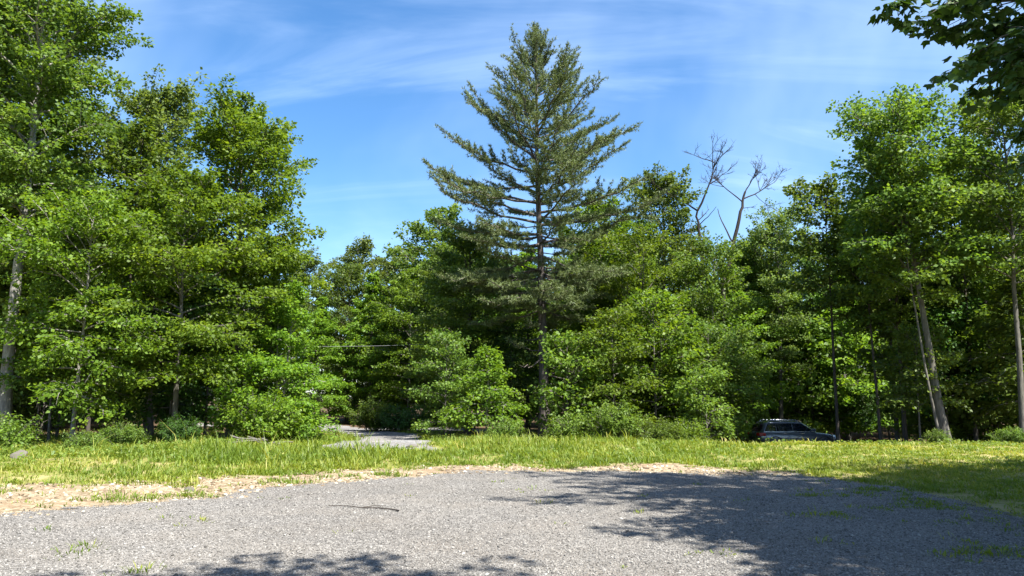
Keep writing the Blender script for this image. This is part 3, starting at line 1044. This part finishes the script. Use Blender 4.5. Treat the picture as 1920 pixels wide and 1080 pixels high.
rng = np.random.default_rng(77)
cnt = 0
while cnt < 58:
    y = rng.uniform(29, 58)
    x = rng.uniform(-0.75 * y, 0.75 * y)
    if woods_amount(np.array(x), np.array(y)) < .9 or drive_d(np.array(x), np.array(y)) < 1.0 or road_d(np.array(x), np.array(y)) < 0.8:
        continue
    if .27 < x / y < .50 and y < 46 or (-.36 < x / y < -.15 and y < 56) or (x > 11 and y < 32.5) or (abs(x - 1.6) < 2.6 and y < 38.5):
        continue
    k = cnt % 4
    H = rng.uniform(3.2, 7.5) if x < 12 else rng.uniform(3.5, 8.5)
    h0 = [4.2, 5.6, 3.2, 6.5][k]
    put_tree('sapling', sap[k], (x, y, zt(x, y)), rng.uniform(0, 6.28), H / h0, M[['wood', 'maple', 'dark', 'wood'][int(rng.integers(4))]], M['bark'],
             'understorey sapling in the shade ' + place(x, y), 'sapling', 'understorey saplings ' + place(x, y))
    cnt += 1


def bush_meshes(name, seed, H, Rc, nstem, nleaf, leaf):
    rng = np.random.default_rng(seed)
    tb = Tubes()
    segs = []
    for i in range(nstem):
        az = i * 2.4 + rng.normal(0, .3)
        rr = Rc * math.sqrt((i + .5) / nstem) * rng.uniform(.75, 1.1)
        hh = H * (1 - .55 * (rr / Rc) ** 2) * rng.uniform(.72, 1.08)
        b = np.array([math.cos(az) * rr * .25, math.sin(az) * rr * .25, -.08])
        e = np.array([math.cos(az) * rr, math.sin(az) * rr, hh])
        m_ = (b + e) / 2 + np.array([0, 0, .12 * hh]) - np.array([math.cos(az), math.sin(az), 0]) * .1 * rr
        tb.add(np.stack([b, m_, e]), np.array([.014, .009, .004]), 4)
        for j in range(5):
            q = rng.uniform(.25, 1)
            p = (1 - q) ** 2 * b + 2 * q * (1 - q) * m_ + q * q * e
            d = unit(np.array([math.cos(az), math.sin(az), .5]) + rng.normal(0, .6, 3))
            ll = rng.uniform(.18, .42) * max(.7, H / 1.5)
            tb.add(np.stack([p, p + d * ll * .5, p + d * ll]), np.array([.006, .005, .003]), 3)
            segs.append((p, p + d * ll))
    segs = np.array(segs)
    w = rng.integers(0, len(segs), nleaf)
    q = rng.uniform(0, 1.1, nleaf)[:, None]
    pos = segs[w, 0] + (segs[w, 1] - segs[w, 0]) * q + rng.normal(0, .065, (nleaf, 3))
    pos[:, 2] = np.maximum(pos[:, 2], .02)
    d = unit(segs[w, 1] - segs[w, 0])
    ln = leaf * rng.uniform(.7, 1.3, nleaf)
    v, f = leaf_quads(rng, pos, np.array([0, 0, .9]) + d * .4 + rng.normal(0, .6, (nleaf, 3)), d + rng.normal(0, .6, (nleaf, 3)), ln, ln * .58)
    tint = np.clip(.5 + rng.normal(0, .2, len(segs))[w] + rng.normal(0, .14, nleaf), 0, 1)
    return tb.mesh(name + '_stems'), make_mesh(name + '_leaves', v, f, 4, tint)


bsh = [bush_meshes('bush_a', 1, 1.6, 1.25, 46, 7000, .10), bush_meshes('bush_b', 2, 1.1, 1.3, 40, 6000, .085), bush_meshes('bush_c', 3, .9, .8, 26, 3000, .08)]
BUSH = [
    (-8.75, 47.6, 0, 1.25, 'bush', 'round bright bush standing at the inner bend of the driveway'),
    (4.1, 30.3, 0, .98, 'bush', 'biggest mounded bush in the grass right of the pine trunk'),
    (2.4, 30.6, 2, 1.35, 'bush', 'small bush at the foot of the pine, beside the mounded bush'),
    (5.9, 30.2, 1, .85, 'bush', 'low bush on the car side of the mounded bush'),
    (7.1, 30.8, 2, 1.2, 'maple', 'low leafy bush in the grass below the small bright sapling'),
    (-6.9, 47.2, 1, 1.5, 'dark', 'shaded bush behind the round bright one'),
    (-9.3, 27.9, 0, 1.25, 'maple', 'bright leafy bush below the bright maple next to the driveway'),
    (-8.8, 29.6, 1, 1.5, 'maple', 'taller bush tucked between the bright maple and the driveway'),
    (-12.9, 24.9, 1, .7, 'wood', 'low shaded bush at the foot of the left woods in front of the dark gap'),
    (-11.4, 25.9, 0, .6, 'dark', 'dark bush under the drooping maple in the left woods'),
    (-15.9, 23.6, 2, 1.3, 'bush', 'leafy clump beside the base of the grey left trunk'),
    (-17.1, 24.2, 1, 1.0, 'bush', 'yellow-green clump at the left edge below the grey trunk'),
    (-13.2, 23.2, 2, .75, 'wood', 'little forb clump on the grassy bank left of the dark gap'),
    (15.6, 27.6, 2, .6, 'wood', 'small bush in shade at the foot of the leaning trunk'),
    (18.6, 28.0, 1, .6, 'wood', 'low bush between the leaning trunk and the straight trunk'),
    (-.3, 31.4, 2, 1.1, 'wood', 'shaded clump left of the pine foot'),
    (13.1, 40.6, 2, 1.0, 'wood', 'small shrub in shade just left of the parked car'),
]
for i, (x, y, k, s, lm, lab) in enumerate(BUSH):
    root = empty('bush', (x, y, zt(x, y)), i * 1.9)
    root.scale = (s,) * 3
    link('stems', bsh[k][0], M['bark'], root)
    link('foliage', bsh[k][1], M[lm], root)
    tag(root, lab, 'bush', 'bushes at the edge of the clearing')

# ------------------------------------------------------------------ near maple whose boughs hang into the picture, and its neighbours


def near_maple(seed, H, Rc, boughs, nleaf, cb=.22):
    rng = np.random.default_rng(seed)
    tb = Tubes()
    hs = np.linspace(0, 1, 12)
    pts = np.stack([.25 * np.sin(hs * 3), .2 * np.sin(hs * 2.2), hs * H - .2 * (hs == 0)], -1)
    rad = .21 * (1 - hs * .93) * (1 + .5 * np.exp(-hs * 26)) + .01
    tb.add(pts, rad, 12)
    segs, dirs = [], []

    def bough(o, tip, sag, nsec):
        o, tip = np.array(o, float), np.array(tip, float)
        L = np.linalg.norm(tip - o)
        s = np.linspace(0, 1, 10)[:, None]
        P = o + (tip - o) * s + np.array([0, 0, 1.0]) * (.5 - (s - .5) ** 2 * 2) * sag * L + rng.normal(0, .02 * L, (10, 3)) * s * (1 - s * .6)
        tb.add(P, (.014 + .010 * L) * (1 - .86 * s[:, 0]) + .004, 7)
        T = unit(np.gradient(P, axis=0))
        for j in range(nsec):
            q = .25 + .75 * (j + rng.random()) / nsec
            b = np.array([np.interp(q, s[:, 0], P[:, i]) for i in range(3)])
            tg = T[min(9, int(q * 9.99))]
            ang = rng.uniform(.4, 1.15) * (1 if j % 2 else -1) * (.3 if q > .93 else 1)
            ca, sa = math.cos(ang), math.sin(ang)
            d = unit(np.array([tg[0] * ca - tg[1] * sa, tg[0] * sa + tg[1] * ca, tg[2] * .6 + rng.normal(-.05, .18)]))
            ll = (.30 * L * (1.15 - q) + .38) * rng.uniform(.7, 1.2)
            e = b + d * ll - np.array([0, 0, .16 * ll])
            tb.add(np.stack([b, b + d * ll * .5, e]), np.array([.010, .007, .003]), 4)
            segs.append((b, e))
            dirs.append(d)
            for h in range(3):
                q2 = rng.uniform(.3, .95)
                b2 = b + (e - b) * q2
                d2 = unit(d + rng.normal(0, .7, 3) * np.array([1, 1, .5]))
                e2 = b2 + d2 * ll * .42 - np.array([0, 0, .07])
                tb.add(np.stack([b2, (b2 + e2) / 2, e2]), np.array([.005, .004, .002]), 3)
                segs.append((b2, e2))
                dirs.append(d2)
    for o, tip, sag, ns in boughs:
        bough(o, tip, sag, ns)
    nb = 46
    for b in range(nb):
        u = (b + rng.random()) / nb
        t0 = cb + (.97 - cb) * u
        tc_ = (t0 - cb) / (1 - cb)
        az = b * 2.39996 + rng.normal(0, .3)
        L = Rc * float(crown_profile('dome', np.array(min(1, tc_ + .1)))) * rng.uniform(.7, 1.1)
        e = R(14 + 46 * tc_ + rng.normal(0, 7))
        o = np.array([np.interp(t0 * H, pts[:, 2], pts[:, i]) for i in range(3)])
        bough(o, o + np.array([math.cos(az) * L, math.sin(az) * L, min(L * math.tan(e), H - t0 * H + .3)]), .10, 9)
    segs, dirs = np.array(segs), np.array(dirs)
    Ls = np.linalg.norm(segs[:, 1] - segs[:, 0], axis=1)
    w = rng.choice(len(segs), nleaf, p=Ls / Ls.sum())
    q = rng.uniform(.1, 1.06, nleaf)[:, None]
    pos = segs[w, 0] + (segs[w, 1] - segs[w, 0]) * q
    d = dirs[w]
    sidev = unit(np.stack([-d[:, 1], d[:, 0], np.zeros(nleaf)], -1))
    sg = np.sign(rng.normal(0, 1, nleaf))[:, None]
    off = unit(d * .5 + sidev * sg + rng.normal(0, .4, (nleaf, 3)) - np.array([0, 0, .35]))
    pos = pos + off * rng.uniform(.03, .12, nleaf)[:, None]
    nrm = np.array([0, 0, 1.0]) + off * .55 + rng.normal(0, .42, (nleaf, 3))
    ln = rng.uniform(.07, .115, nleaf)
    v, f, k = leaf_maple(rng, pos, nrm, off - np.array([0, 0, .45]), ln)
    tint = np.clip(.5 + rng.normal(0, .22, nleaf), 0, 1)
    return tb.mesh('near_trunk'), make_mesh('near_crown', v, f, k, tint)


NX, NY = 9.8, 7.5
bl = []
for (o_, t_, sag, ns) in [
    ((9.8, 7.5, 4.9), (4.95, 6.7, 5.15), .10, 15),
    ((9.8, 7.5, 4.4), (5.1, 6.8, 4.95), .10, 14),
    ((9.8, 7.5, 5.2), (4.75, 6.9, 5.6), .12, 14),
    ((9.8, 7.5, 4.1), (5.8, 7.2, 4.3), .10, 12),
    ((9.8, 7.5, 5.8), (4.9, 7.2, 5.9), .12, 13),
    ((9.8, 7.5, 5.6), (4.0, 6.9, 5.65), .12, 6),
]:
    bl.append(((o_[0] - NX, o_[1] - NY, o_[2]), (t_[0] - NX, t_[1] - NY, t_[2]), sag, ns))
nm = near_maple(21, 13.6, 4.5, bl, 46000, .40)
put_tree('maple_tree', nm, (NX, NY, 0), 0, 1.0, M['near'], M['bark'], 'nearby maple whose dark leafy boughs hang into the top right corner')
nm2 = broadleaf_meshes('viewer_maple', 23, 14.0, 4.5, .40, 64, 8, 34000, .22, 'dome', .2, (0, 0), (12, 60))
SHADE = [
    (15.2, 8.6, .98, .4, 'maple just outside the picture on the right, next to the overhanging one'),
    (20.5, 7.4, 1.0, 2.2, 'maple outside the picture on the right, in the second row'),
    (20.2, 11.2, .95, 3.1, 'maple outside the picture on the right, shading the far grass'),
    (12.7, 5.0, .95, 5.1, 'unseen maple added beside the overhanging one to thicken the shadow on the gravel'),  # added out of view to make the shadow on the gravel more solid
    (2.7, -2.1, .93, 4.0, 'maple beside the viewer whose crown shades the gravel at the bottom edge'),
    (9.8, 2.2, .9, 1.0, 'maple outside the picture behind the overhanging one'),
]
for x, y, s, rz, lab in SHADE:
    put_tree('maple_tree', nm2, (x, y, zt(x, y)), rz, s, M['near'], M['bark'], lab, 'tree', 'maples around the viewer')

# ------------------------------------------------------------------ parked car


def quad_panel(name, pts, mat, parent, thick=.012, nrm=None):
    """flat panel of given outline with thickness"""
    p = np.array(pts, float)
    nn = unit(np.cross(p[1] - p[0], p[2] - p[1])) if nrm is None else np.array(nrm, float)
    k = len(p)
    v = np.concatenate([p, p + nn * thick])
    me = bpy.data.meshes.new(name)
    faces = [tuple(range(k))[::-1], tuple(range(k, 2 * k))] + [(i, (i + 1) % k, (i + 1) % k + k, i + k) for i in range(k)]
    me.from_pydata([tuple(a) for a in v], [], faces)
    me.update()
    return link(name, me, mat, parent)


def lofted(name, sections, mat, parent, bevel=0.0, sub=0):
    k = len(sections[0])
    v = np.concatenate([np.array(s_, float) for s_ in sections])
    faces = []
    for i in range(len(sections) - 1):
        for j in range(k):
            faces.append((i * k + j, i * k + (j + 1) % k, (i + 1) * k + (j + 1) % k, (i + 1) * k + j))
    faces.append(tuple(range(k))[::-1])
    faces.append(tuple(range((len(sections) - 1) * k, len(sections) * k)))
    me = bpy.data.meshes.new(name)
    me.from_pydata([tuple(a) for a in v], [], faces)
    me.update()
    o = link(name, me, mat, parent)
    for p in me.polygons:
        p.use_smooth = True
    if sub:
        md = o.modifiers.new('sub', 'SUBSURF')
        md.levels = md.render_levels = sub
    if bevel:
        md = o.modifiers.new('bev', 'BEVEL')
        md.width = bevel
        md.segments = 3
    return o


def build_car(loc, rz):
    car = empty('parked_car', loc, rz)
    tag(car, 'grey-blue station wagon with roof rails parked in shade behind the grassy bank', 'car')
    paint = flat_mat('car_paint', (0.16, 0.19, 0.245), .25, .5, .5, .9)
    glass = flat_mat('car_glass', (0.012, 0.016, 0.024), .05, 0, .8, .3)
    silver = flat_mat('car_silver', (0.55, 0.57, 0.60), .25, .9)
    black = flat_mat('car_black', (0.015, 0.015, 0.017), .55)
    rub = flat_mat('car_tyre', (0.02, 0.02, 0.02), .85)
    red = flat_mat('car_tail_red', (0.45, 0.02, 0.015), .15, 0, .6, .5)
    clear = flat_mat('car_lamp', (0.7, 0.72, 0.75), .12, .2, .6, .5)

    def sect(x, zb, zt_, hw):
        zm = zb + (zt_ - zb) * .55
        half = [(hw * .86, zb), (hw * .98, zb + .10), (hw, zm), (hw * .965, zt_ - .07), (hw * .88, zt_)]
        return [(x, y_, z_) for y_, z_ in half] + [(x, -y_, z_) for y_, z_ in half[::-1]]
    S_ = [(-2.40, .50, .98, .76), (-2.34, .36, 1.06, .88), (-2.0, .30, 1.10, .95), (-1.2, .27, 1.10, .97), (0, .27, 1.08, .97), (1.0, .27, 1.06, .96),
          (1.35, .28, 1.03, .95), (1.9, .30, .96, .93), (2.25, .34, .86, .86), (2.42, .42, .72, .72)]
    body = lofted('body', [sect(*a) for a in S_], paint, car, 0, 1)

    # cabin: bottom outline at belt, top outline at roof
    def cab(x0, x1, z, hw, r):
        return [(x0, hw * r, z), (x0 + .12, hw, z), ((x0 + x1) / 2, hw * 1.015, z), (x1 - .15, hw, z), (x1, hw * r, z),
                (x1, -hw * r, z), (x1 - .15, -hw, z), ((x0 + x1) / 2, -hw * 1.015, z), (x0 + .12, -hw, z), (x0, -hw * r, z)]
    lofted('cabin', [cab(-2.28, 1.12, 1.00, .90, .86), cab(-2.22, 1.02, 1.09, .88, .86), cab(-1.98, .44, 1.50, .735, .86), cab(-1.90, .30, 1.60, .69, .85), cab(-1.72, .05, 1.66, .58, .8)], paint, car, .02)
    for sd_ in (-1, 1):
        def pt(x, z):
            hw_ = np.interp(z, [1.09, 1.50, 1.60], [.888, .745, .70]) + .012
            return (x, sd_ * hw_, z)
        nr = (0, sd_ * .94, .33)
        for nm_, outl in (('quarter_window', [(-2.05, 1.12), (-1.38, 1.11), (-1.38, 1.50), (-1.86, 1.49)]),
                          ('rear_door_window', [(-1.33, 1.11), (-.42, 1.105), (-.42, 1.53), (-1.33, 1.51)]),
                          ('front_door_window', [(-.36, 1.105), (.86, 1.105), (.72, 1.19), (.30, 1.47), (.18, 1.52), (-.36, 1.53)])):
            w_ = quad_panel(nm_, [pt(*a) for a in outl], glass, car, .006, nr)
        quad_panel('window_trim', [pt(-2.12, 1.075), pt(.98, 1.075), pt(.98, 1.10), pt(-2.12, 1.10)], silver, car, .012, nr)
        rail = Tubes()
        rail.add([(-1.7, sd_ * .60, 1.655), (-1.6, sd_ * .60, 1.715), (-.1, sd_ * .60, 1.715), (.05, sd_ * .60, 1.65)], .022, 6)
        link('roof_rail', rail.mesh('roof_rail'), silver, car)
        lofted('mirror', [[(.70, sd_ * .94, 1.10), (.70, sd_ * 1.16, 1.12), (.70, sd_ * 1.16, 1.26), (.70, sd_ * .98, 1.26)],
                          [(.84, sd_ * .93, 1.10), (.88, sd_ * 1.12, 1.13), (.88, sd_ * 1.12, 1.23), (.84, sd_ * .97, 1.25)]], paint, car, .02)
        for x_ in (-.98, .02):
            quad_panel('door_handle', [(x_, sd_ * .957, .96), (x_ + .2, sd_ * .957, .96), (x_ + .2, sd_ * .957, .99), (x_, sd_ * .957, .99)], silver, car, .03, (0, sd_, 0))
        lofted('tail_light', [[(-2.37, sd_ * .86, .84), (-2.37, sd_ * .60, .84), (-2.37, sd_ * .60, 1.03), (-2.37, sd_ * .83, 1.03)],
                              [(-2.46, sd_ * .74, .86), (-2.46, sd_ * .58, .86), (-2.43, sd_ * .58, 1.02), (-2.43, sd_ * .73, 1.02)]], red, car, .01)
        quad_panel('side_lamp', [(-2.36, sd_ * .87, .84), (-2.02, sd_ * .945, .86), (-2.06, sd_ * .94, 1.02), (-2.36, sd_ * .85, 1.03)], red, car, .02, (0, sd_, 0))
        lofted('headlight', [[(2.0, sd_ * .90, .72), (2.0, sd_ * .55, .72), (2.0, sd_ * .55, .88), (2.0, sd_ * .88, .90)],
                             [(2.36, sd_ * .70, .68), (2.42, sd_ * .45, .66), (2.38, sd_ * .45, .78), (2.30, sd_ * .70, .80)]], clear, car, .01)
        for x_ in (-1.45, 1.45):
            wl_ = Tubes()
            an = np.linspace(0, 2 * np.pi, 29)
            wl_.add(np.stack([np.cos(an) * .29, np.zeros(29), np.sin(an) * .29], -1), .085, 8)
            wh = link('wheel', wl_.mesh('tyre'), rub, car)
            wh.location = (x_, sd_ * .86, .37)
            rim = Tubes()
            for a_ in np.arange(5) * 2 * math.pi / 5:
                rim.add([(0, sd_ * .05, 0), (math.cos(a_) * .24, sd_ * .06, math.sin(a_) * .24)], [.05, .03], 6)
            rim.add(np.stack([np.cos(an) * .235, np.full(29, sd_ * .05), np.sin(an) * .235], -1), .02, 6)
            link('rim', rim.mesh('rim'), silver, wh)
            arch = Tubes()
            an2 = np.linspace(-.15, math.pi + .15, 20)
            arch.add(np.stack([x_ + np.cos(an2) * .43, np.full(20, sd_ * .955), .37 + np.sin(an2) * .43], -1), .03, 6)
            link('wheel_arch', arch.mesh('wheel_arch'), black, car)
    quad_panel('windscreen', [(1.06, -.70, 1.10), (1.06, .70, 1.10), (.50, .60, 1.50), (.50, -.60, 1.50)], glass, car, .012)
    quad_panel('rear_window', [(-2.24, .68, 1.12), (-2.24, -.68, 1.12), (-2.02, -.58, 1.48), (-2.02, .58, 1.48)], glass, car, .012)
    lofted('rear_bumper', [[(-2.30, -.84, .38), (-2.30, .84, .38), (-2.30, .84, .62), (-2.30, -.84, .62)], [(-2.50, -.70, .42), (-2.50, .70, .42), (-2.50, .70, .60), (-2.50, -.70, .60)]], black, car, .03)
    lofted('grille', [[(2.30, -.42, .50), (2.30, .42, .50), (2.30, .42, .72), (2.30, -.42, .72)], [(2.46, -.40, .50), (2.46, .40, .50), (2.45, .38, .70), (2.45, -.38, .70)]], black, car, .01)
    return car


build_car((16.4, 44.0, float(terrain(16.4, 44.0)) - .05), R(5))

# ------------------------------------------------------------------ small things
# brush pile: each stick its own thing
rng = np.random.default_rng(8)
for i in range(9):
    tb = Tubes()
    L = rng.uniform(.8, 1.7)
    m_ = 5
    p = np.stack([np.linspace(-L / 2, L / 2, m_), rng.normal(0, .03, m_), rng.normal(0, .02, m_)], -1)
    tb.add(p, np.linspace(rng.uniform(.035, .06), .02, m_), 7)
    o = link('log', tb.mesh('log'), M['bark'])
    x, y = -8.9 + rng.normal(0, .55), 25.6 + rng.normal(0, .4)
    o.location = (x, y, float(terrain(x, y)) + .06 + .05 * (i % 4))
    o.rotation_euler = (0, rng.normal(0, .12), rng.uniform(-.6, .9))
    tag(o, 'weathered grey stick in the small brush pile below the bright maple', 'stick', 'sticks of the brush pile')


def rock(name, seed, size, loc, mat, label, group=None):
    rng = np.random.default_rng(seed)
    import bmesh
    bm = bmesh.new()
    bmesh.ops.create_icosphere(bm, subdivisions=3, radius=.5)
    pl = unit(rng.normal(0, 1, (12, 3)))
    cut = rng.uniform(.30, .44, 12)
    for vv in bm.verts:
        c = np.array(vv.co)
        for n_, d_ in zip(pl, cut):
            e_ = c @ n_ - d_
            if e_ > 0:
                c = c - n_ * e_ * .9
        vv.co = Vector(c * np.array(size))
    me = bpy.data.meshes.new(name)
    bm.to_mesh(me)
    bm.free()
    o = link(name, me, mat)
    o.location = loc
    o.rotation_euler = (0, 0, rng.uniform(0, 6))
    return tag(o, label, 'rock', group)


M['rock'] = flat_mat('pale_rock', (0.11, 0.10, 0.085), .9, 0, .2)
for i, (x, y, s, lab) in enumerate([
        (-4.3, 21.5, (.62, .42, .40), 'pale rock lying in the tall grass in front of the driveway'),
        (-12.6, 19.4, (.5, .4, .36), 'pale rock in the weeds of the left bank, the larger one'),
        (-15.2, 19.9, (.46, .36, .3), 'pale rock in the grass near the left edge of the picture'),
        (-8.2, 11.7, (.34, .26, .16), 'flat stone on the dirt strip near the left edge of the gravel'),
        (-5.7, 13.4, (.26, .2, .14), 'small stone half sunk in the middle of the dirt strip'),
        (-3.2, 24.1, (.5, .3, .2), 'low grey rock at the right lip of the driveway')]):
    rock('rock', 60 + i, s, (x, y, float(terrain(x, y)) + s[2] * .22), M['rock'], lab)

# twig on the gravel
tb = Tubes()
tw = np.array([(-2.75, 11.42), (-2.45, 11.40), (-2.2, 11.22), (-1.95, 11.2), (-1.72, 11.05), (-1.62, 10.92)])
tb.add(np.stack([tw[:, 0], tw[:, 1], terrain(tw[:, 0], tw[:, 1]) + .045], -1), np.linspace(.006, .013, 6), 6)
tb.add([(-2.2, 11.22, .05), (-2.05, 11.32, .06), (-1.9, 11.36, .05)], [.007, .006, .003], 5)
tag(link('twig', tb.mesh('twig'), M['bark_dark']), 'thin dark crooked twig lying on the sunlit gravel', 'twig')

# overhead wire across the driveway gap, strung between two wooden poles inside the trees
pole_pts = [(-26.5, 47.0), (-3.4, 52.5)]
for i, (x, y) in enumerate(pole_pts):
    tb = Tubes()
    tb.add([(x, y, zt(x, y) - .3), (x, y, zt(x, y) + 3.2), (x, y, zt(x, y) + 6.6)], [.13, .12, .10], 10)
    root = empty('utility_pole', (0, 0, 0))
    link('post', tb.mesh('post'), M['bark_dark'], root)
    tb = Tubes()
    tb.add([(x, y - .10, 5.35), (x, y - .16, 5.45), (x, y - .16, 5.6)], [.03, .05, .03], 8)
    link('insulator', tb.mesh('insulator'), M['bark_pale'], root)
    tag(root, ['wooden utility pole hidden among the left trees', 'wooden utility pole hidden behind the dark tree'][i], 'pole')
s = np.linspace(0, 1, 30)[:, None]
a_, b_ = np.array([-26.5, 46.84, 5.45]), np.array([-3.4, 52.34, 5.5])
wp = a_ + (b_ - a_) * s - np.array([0, 0, 1.0]) * (.45 * (1 - (2 * s - 1) ** 2))
tb = Tubes()
tb.add(wp, .011, 5)
tag(link('overhead_wire', tb.mesh('wire'), flat_mat('wire_grey', (.16, .17, .17), .6)), 'thin overhead wire crossing the gap above the driveway', 'wire')

# ------------------------------------------------------------------ grass (stuff)
rng = np.random.default_rng(99)


def grass_density(x, y):
    ld, dd, vd, rd = lot_d(x, y), dirt_d(x, y), drive_d(x, y), road_d(x, y)
    g = np.ones_like(x)
    g *= sm(-.05, .35, ld)
    indirt = 1 - sm(-.3, .35, dd)
    tuft = sm(.54, .64, fnoise(x * .9, y * 1.8, 71)) + .12 * sm(.5, .6, fnoise(x * 3, y * 4, 75))
    g *= 1 - indirt * (1 - tuft * .8)
    g *= sm(-.35, .5, vd) * sm(-.3, .6, rd)
    g *= 1 - .82 * woods_amount(x, y)
    g *= .30 + .70 * sm(.36, .56, fnoise(x * .8, y * .8, 72))
    g *= 1 - .75 * sm(-5, -9, x) * sm(.50, .62, fnoise(x * .55, y * .8, 76))
    g *= .55 + .45 * sm(.3, .5, fnoise(x * 2.6, y * 2.6, 77))
    # stray grass growing through the gravel
    inlot = sm(.0, -.5, ld)
    pat = sm(.66, .76, fnoise(x * 1.1, y * 1.5, 73)) * (.06 + .75 * sm(2.5, 6.5, x)) + sm(4.8, 8.5, x) * .5 * sm(.45, .6, fnoise(x * 1.4, y * 1.9, 74))
    return np.maximum(g, inlot * pat)


def grass_height(x, y):
    h = .055 + .085 * fnoise(x * 1.5, y * 1.5, 81)
    h += .15 * np.exp(-((x + 6.3) / 3.0) ** 2 - ((y - 20.4) / 1.9) ** 2) * (0.6 + .8 * fnoise(x * 2, y * 2, 82))
    crest = np.interp(x, [-30, -9, -2.5, -1, 5, 9, 13, 18], [0, 0, .0, .12, .07, .02, .02, .02])
    h += crest * np.exp(-((y - 25.5) / 3.2) ** 2) * (.5 + fnoise(x * 1.2, y * 1.2, 83))
    h += .09 * sm(-6, -9, x) * sm(17, 21, y) * fnoise(x * 1.1, y * 1.1, 84) * 1.6
    h *= (1 - .45 * sm(3, 9, x)) * (1 - .25 * sm(-8, -11, x))
    h *= np.where(lot_d(x, y) < 0, .55, 1)
    h *= np.where(dirt_d(x, y) < 0, .75, 1)
    return h


NC = 640000
X = rng.uniform(-36, 36, NC)
Y = 6 + 44 * rng.random(NC) ** 1.35
k = (np.abs(X) < .74 * Y + 2.5)
X, Y = X[k], Y[k]
k = rng.random(len(X)) < grass_density(X, Y) * np.clip(24 / Y, .2, 1.0) ** 1.2
TX, TY = X[k][:38000], Y[k][:38000]
per = 8
nt_ = len(TX)
tuft_h = np.exp(rng.normal(-.02, .34, nt_))
tuft_c = rng.normal(0, .17, nt_)
seed_ = rng.random(nt_) < .025
tuft_h = np.where(seed_, tuft_h * 2.0, tuft_h)
tuft_c = np.where(seed_, tuft_c + .25, tuft_c)
tuft_r = rng.uniform(.03, .13, nt_) * (.6 + .6 * tuft_h)
rep_ = lambda a: np.repeat(a, per)
nb_ = nt_ * per
az = rng.uniform(0, 6.283, nb_)
rr = rep_(tuft_r) * np.sqrt(rng.random(nb_))
X = rep_(TX) + np.cos(az) * rr
Y = rep_(TY) + np.sin(az) * rr
Hh = grass_height(X, Y) * rep_(tuft_h) * rng.uniform(.55, 1.3, nb_)
az = az + rng.normal(0, .6, nb_)
bend = rng.uniform(.25, 1.1, nb_) * Hh
wd = (.004 + .0092 * np.clip(Y / 28, .3, 1.4)) * rng.uniform(.7, 1.3, nb_)
bx, by = np.cos(az), np.sin(az)
Z = terrain(X, Y) - .01 + np.where(lot_d(X, Y) < 0, .02, 0)
c = np.stack([X + bx * bend * .35, Y + by * bend * .35, Z + Hh * .6], -1)
off = np.stack([by * wd, -bx * wd, np.zeros(nb_)], -1)
t_ = np.stack([X + bx * bend, Y + by * bend, Z + Hh * rng.uniform(.8, 1.05, nb_)], -1)
v = np.stack([np.stack([X, Y, Z], -1), c + off, t_, c - off], 1).reshape(-1, 3)
f = np.arange(nb_ * 4).reshape(-1, 4)
dry = fnoise(X * .7, Y * .7, 91) * .95 - .29 + rep_(tuft_c) + rng.normal(0, .13, nb_) + .16 * sm(5, 11, X) + .12 * sm(-8, -14, X)
dry -= .28 * np.exp(-((X + 6.3) / 3.2) ** 2 - ((Y - 21.0) / 2.6) ** 2)
tint = np.clip(dry, 0, 1)
tag(link('grass', make_mesh('grass', v, f, 4, tint), M['grass']), 'yellow-green meadow grass covering the bank around the gravel', 'grass', kind='stuff')
print('grass blades', nb_)

# low broad-leaved weeds and ground cover along the wood's edge
NW = 60000
X = rng.uniform(-26, 26, NW * 5)
Y = rng.uniform(17, 46, NW * 5)
wa = woods_amount(X, Y)
left = sm(-7, -10, X) * sm(17.5, 20, Y)
dens = np.clip(.9 * np.exp(-((wa - .5) / .33) ** 2) + .95 * left * (1 - wa) + .25 * wa, 0, 1) * sm(.40, .6, fnoise(X * .9, Y * .9, 61))
dens *= (drive_d(X, Y) > .5) * (road_d(X, Y) > .4) * (dirt_d(X, Y) > .2)
k = (rng.random(len(X)) < dens * np.clip(28 / Y, .3, 1)) & (np.abs(X) < .74 * Y)
X, Y = X[k][:NW], Y[k][:NW]
hh = (.06 + .40 * fnoise(X * 1.1, Y * 1.1, 62) ** 1.5) * rng.random(len(X)) ** .7
hh = np.where(X > 9, hh * .55, hh)
pos = np.stack([X, Y, terrain(X, Y) + hh + .02], -1)
ln = rng.uniform(.05, .12, len(X))
v, f = leaf_quads(rng, pos, np.array([0, 0, 1.0]) + rng.normal(0, .55, (len(X), 3)), rng.normal(0, 1, (len(X), 3)), ln, ln * .6)
tag(link('undergrowth', make_mesh('undergrowth', v, f, 4, np.clip(rng.normal(.5, .25, len(X)), 0, 1)), M['weed']),
    'low broad-leaved weeds along the edge of the wood', 'weeds', kind='stuff')
print('weeds', len(X))
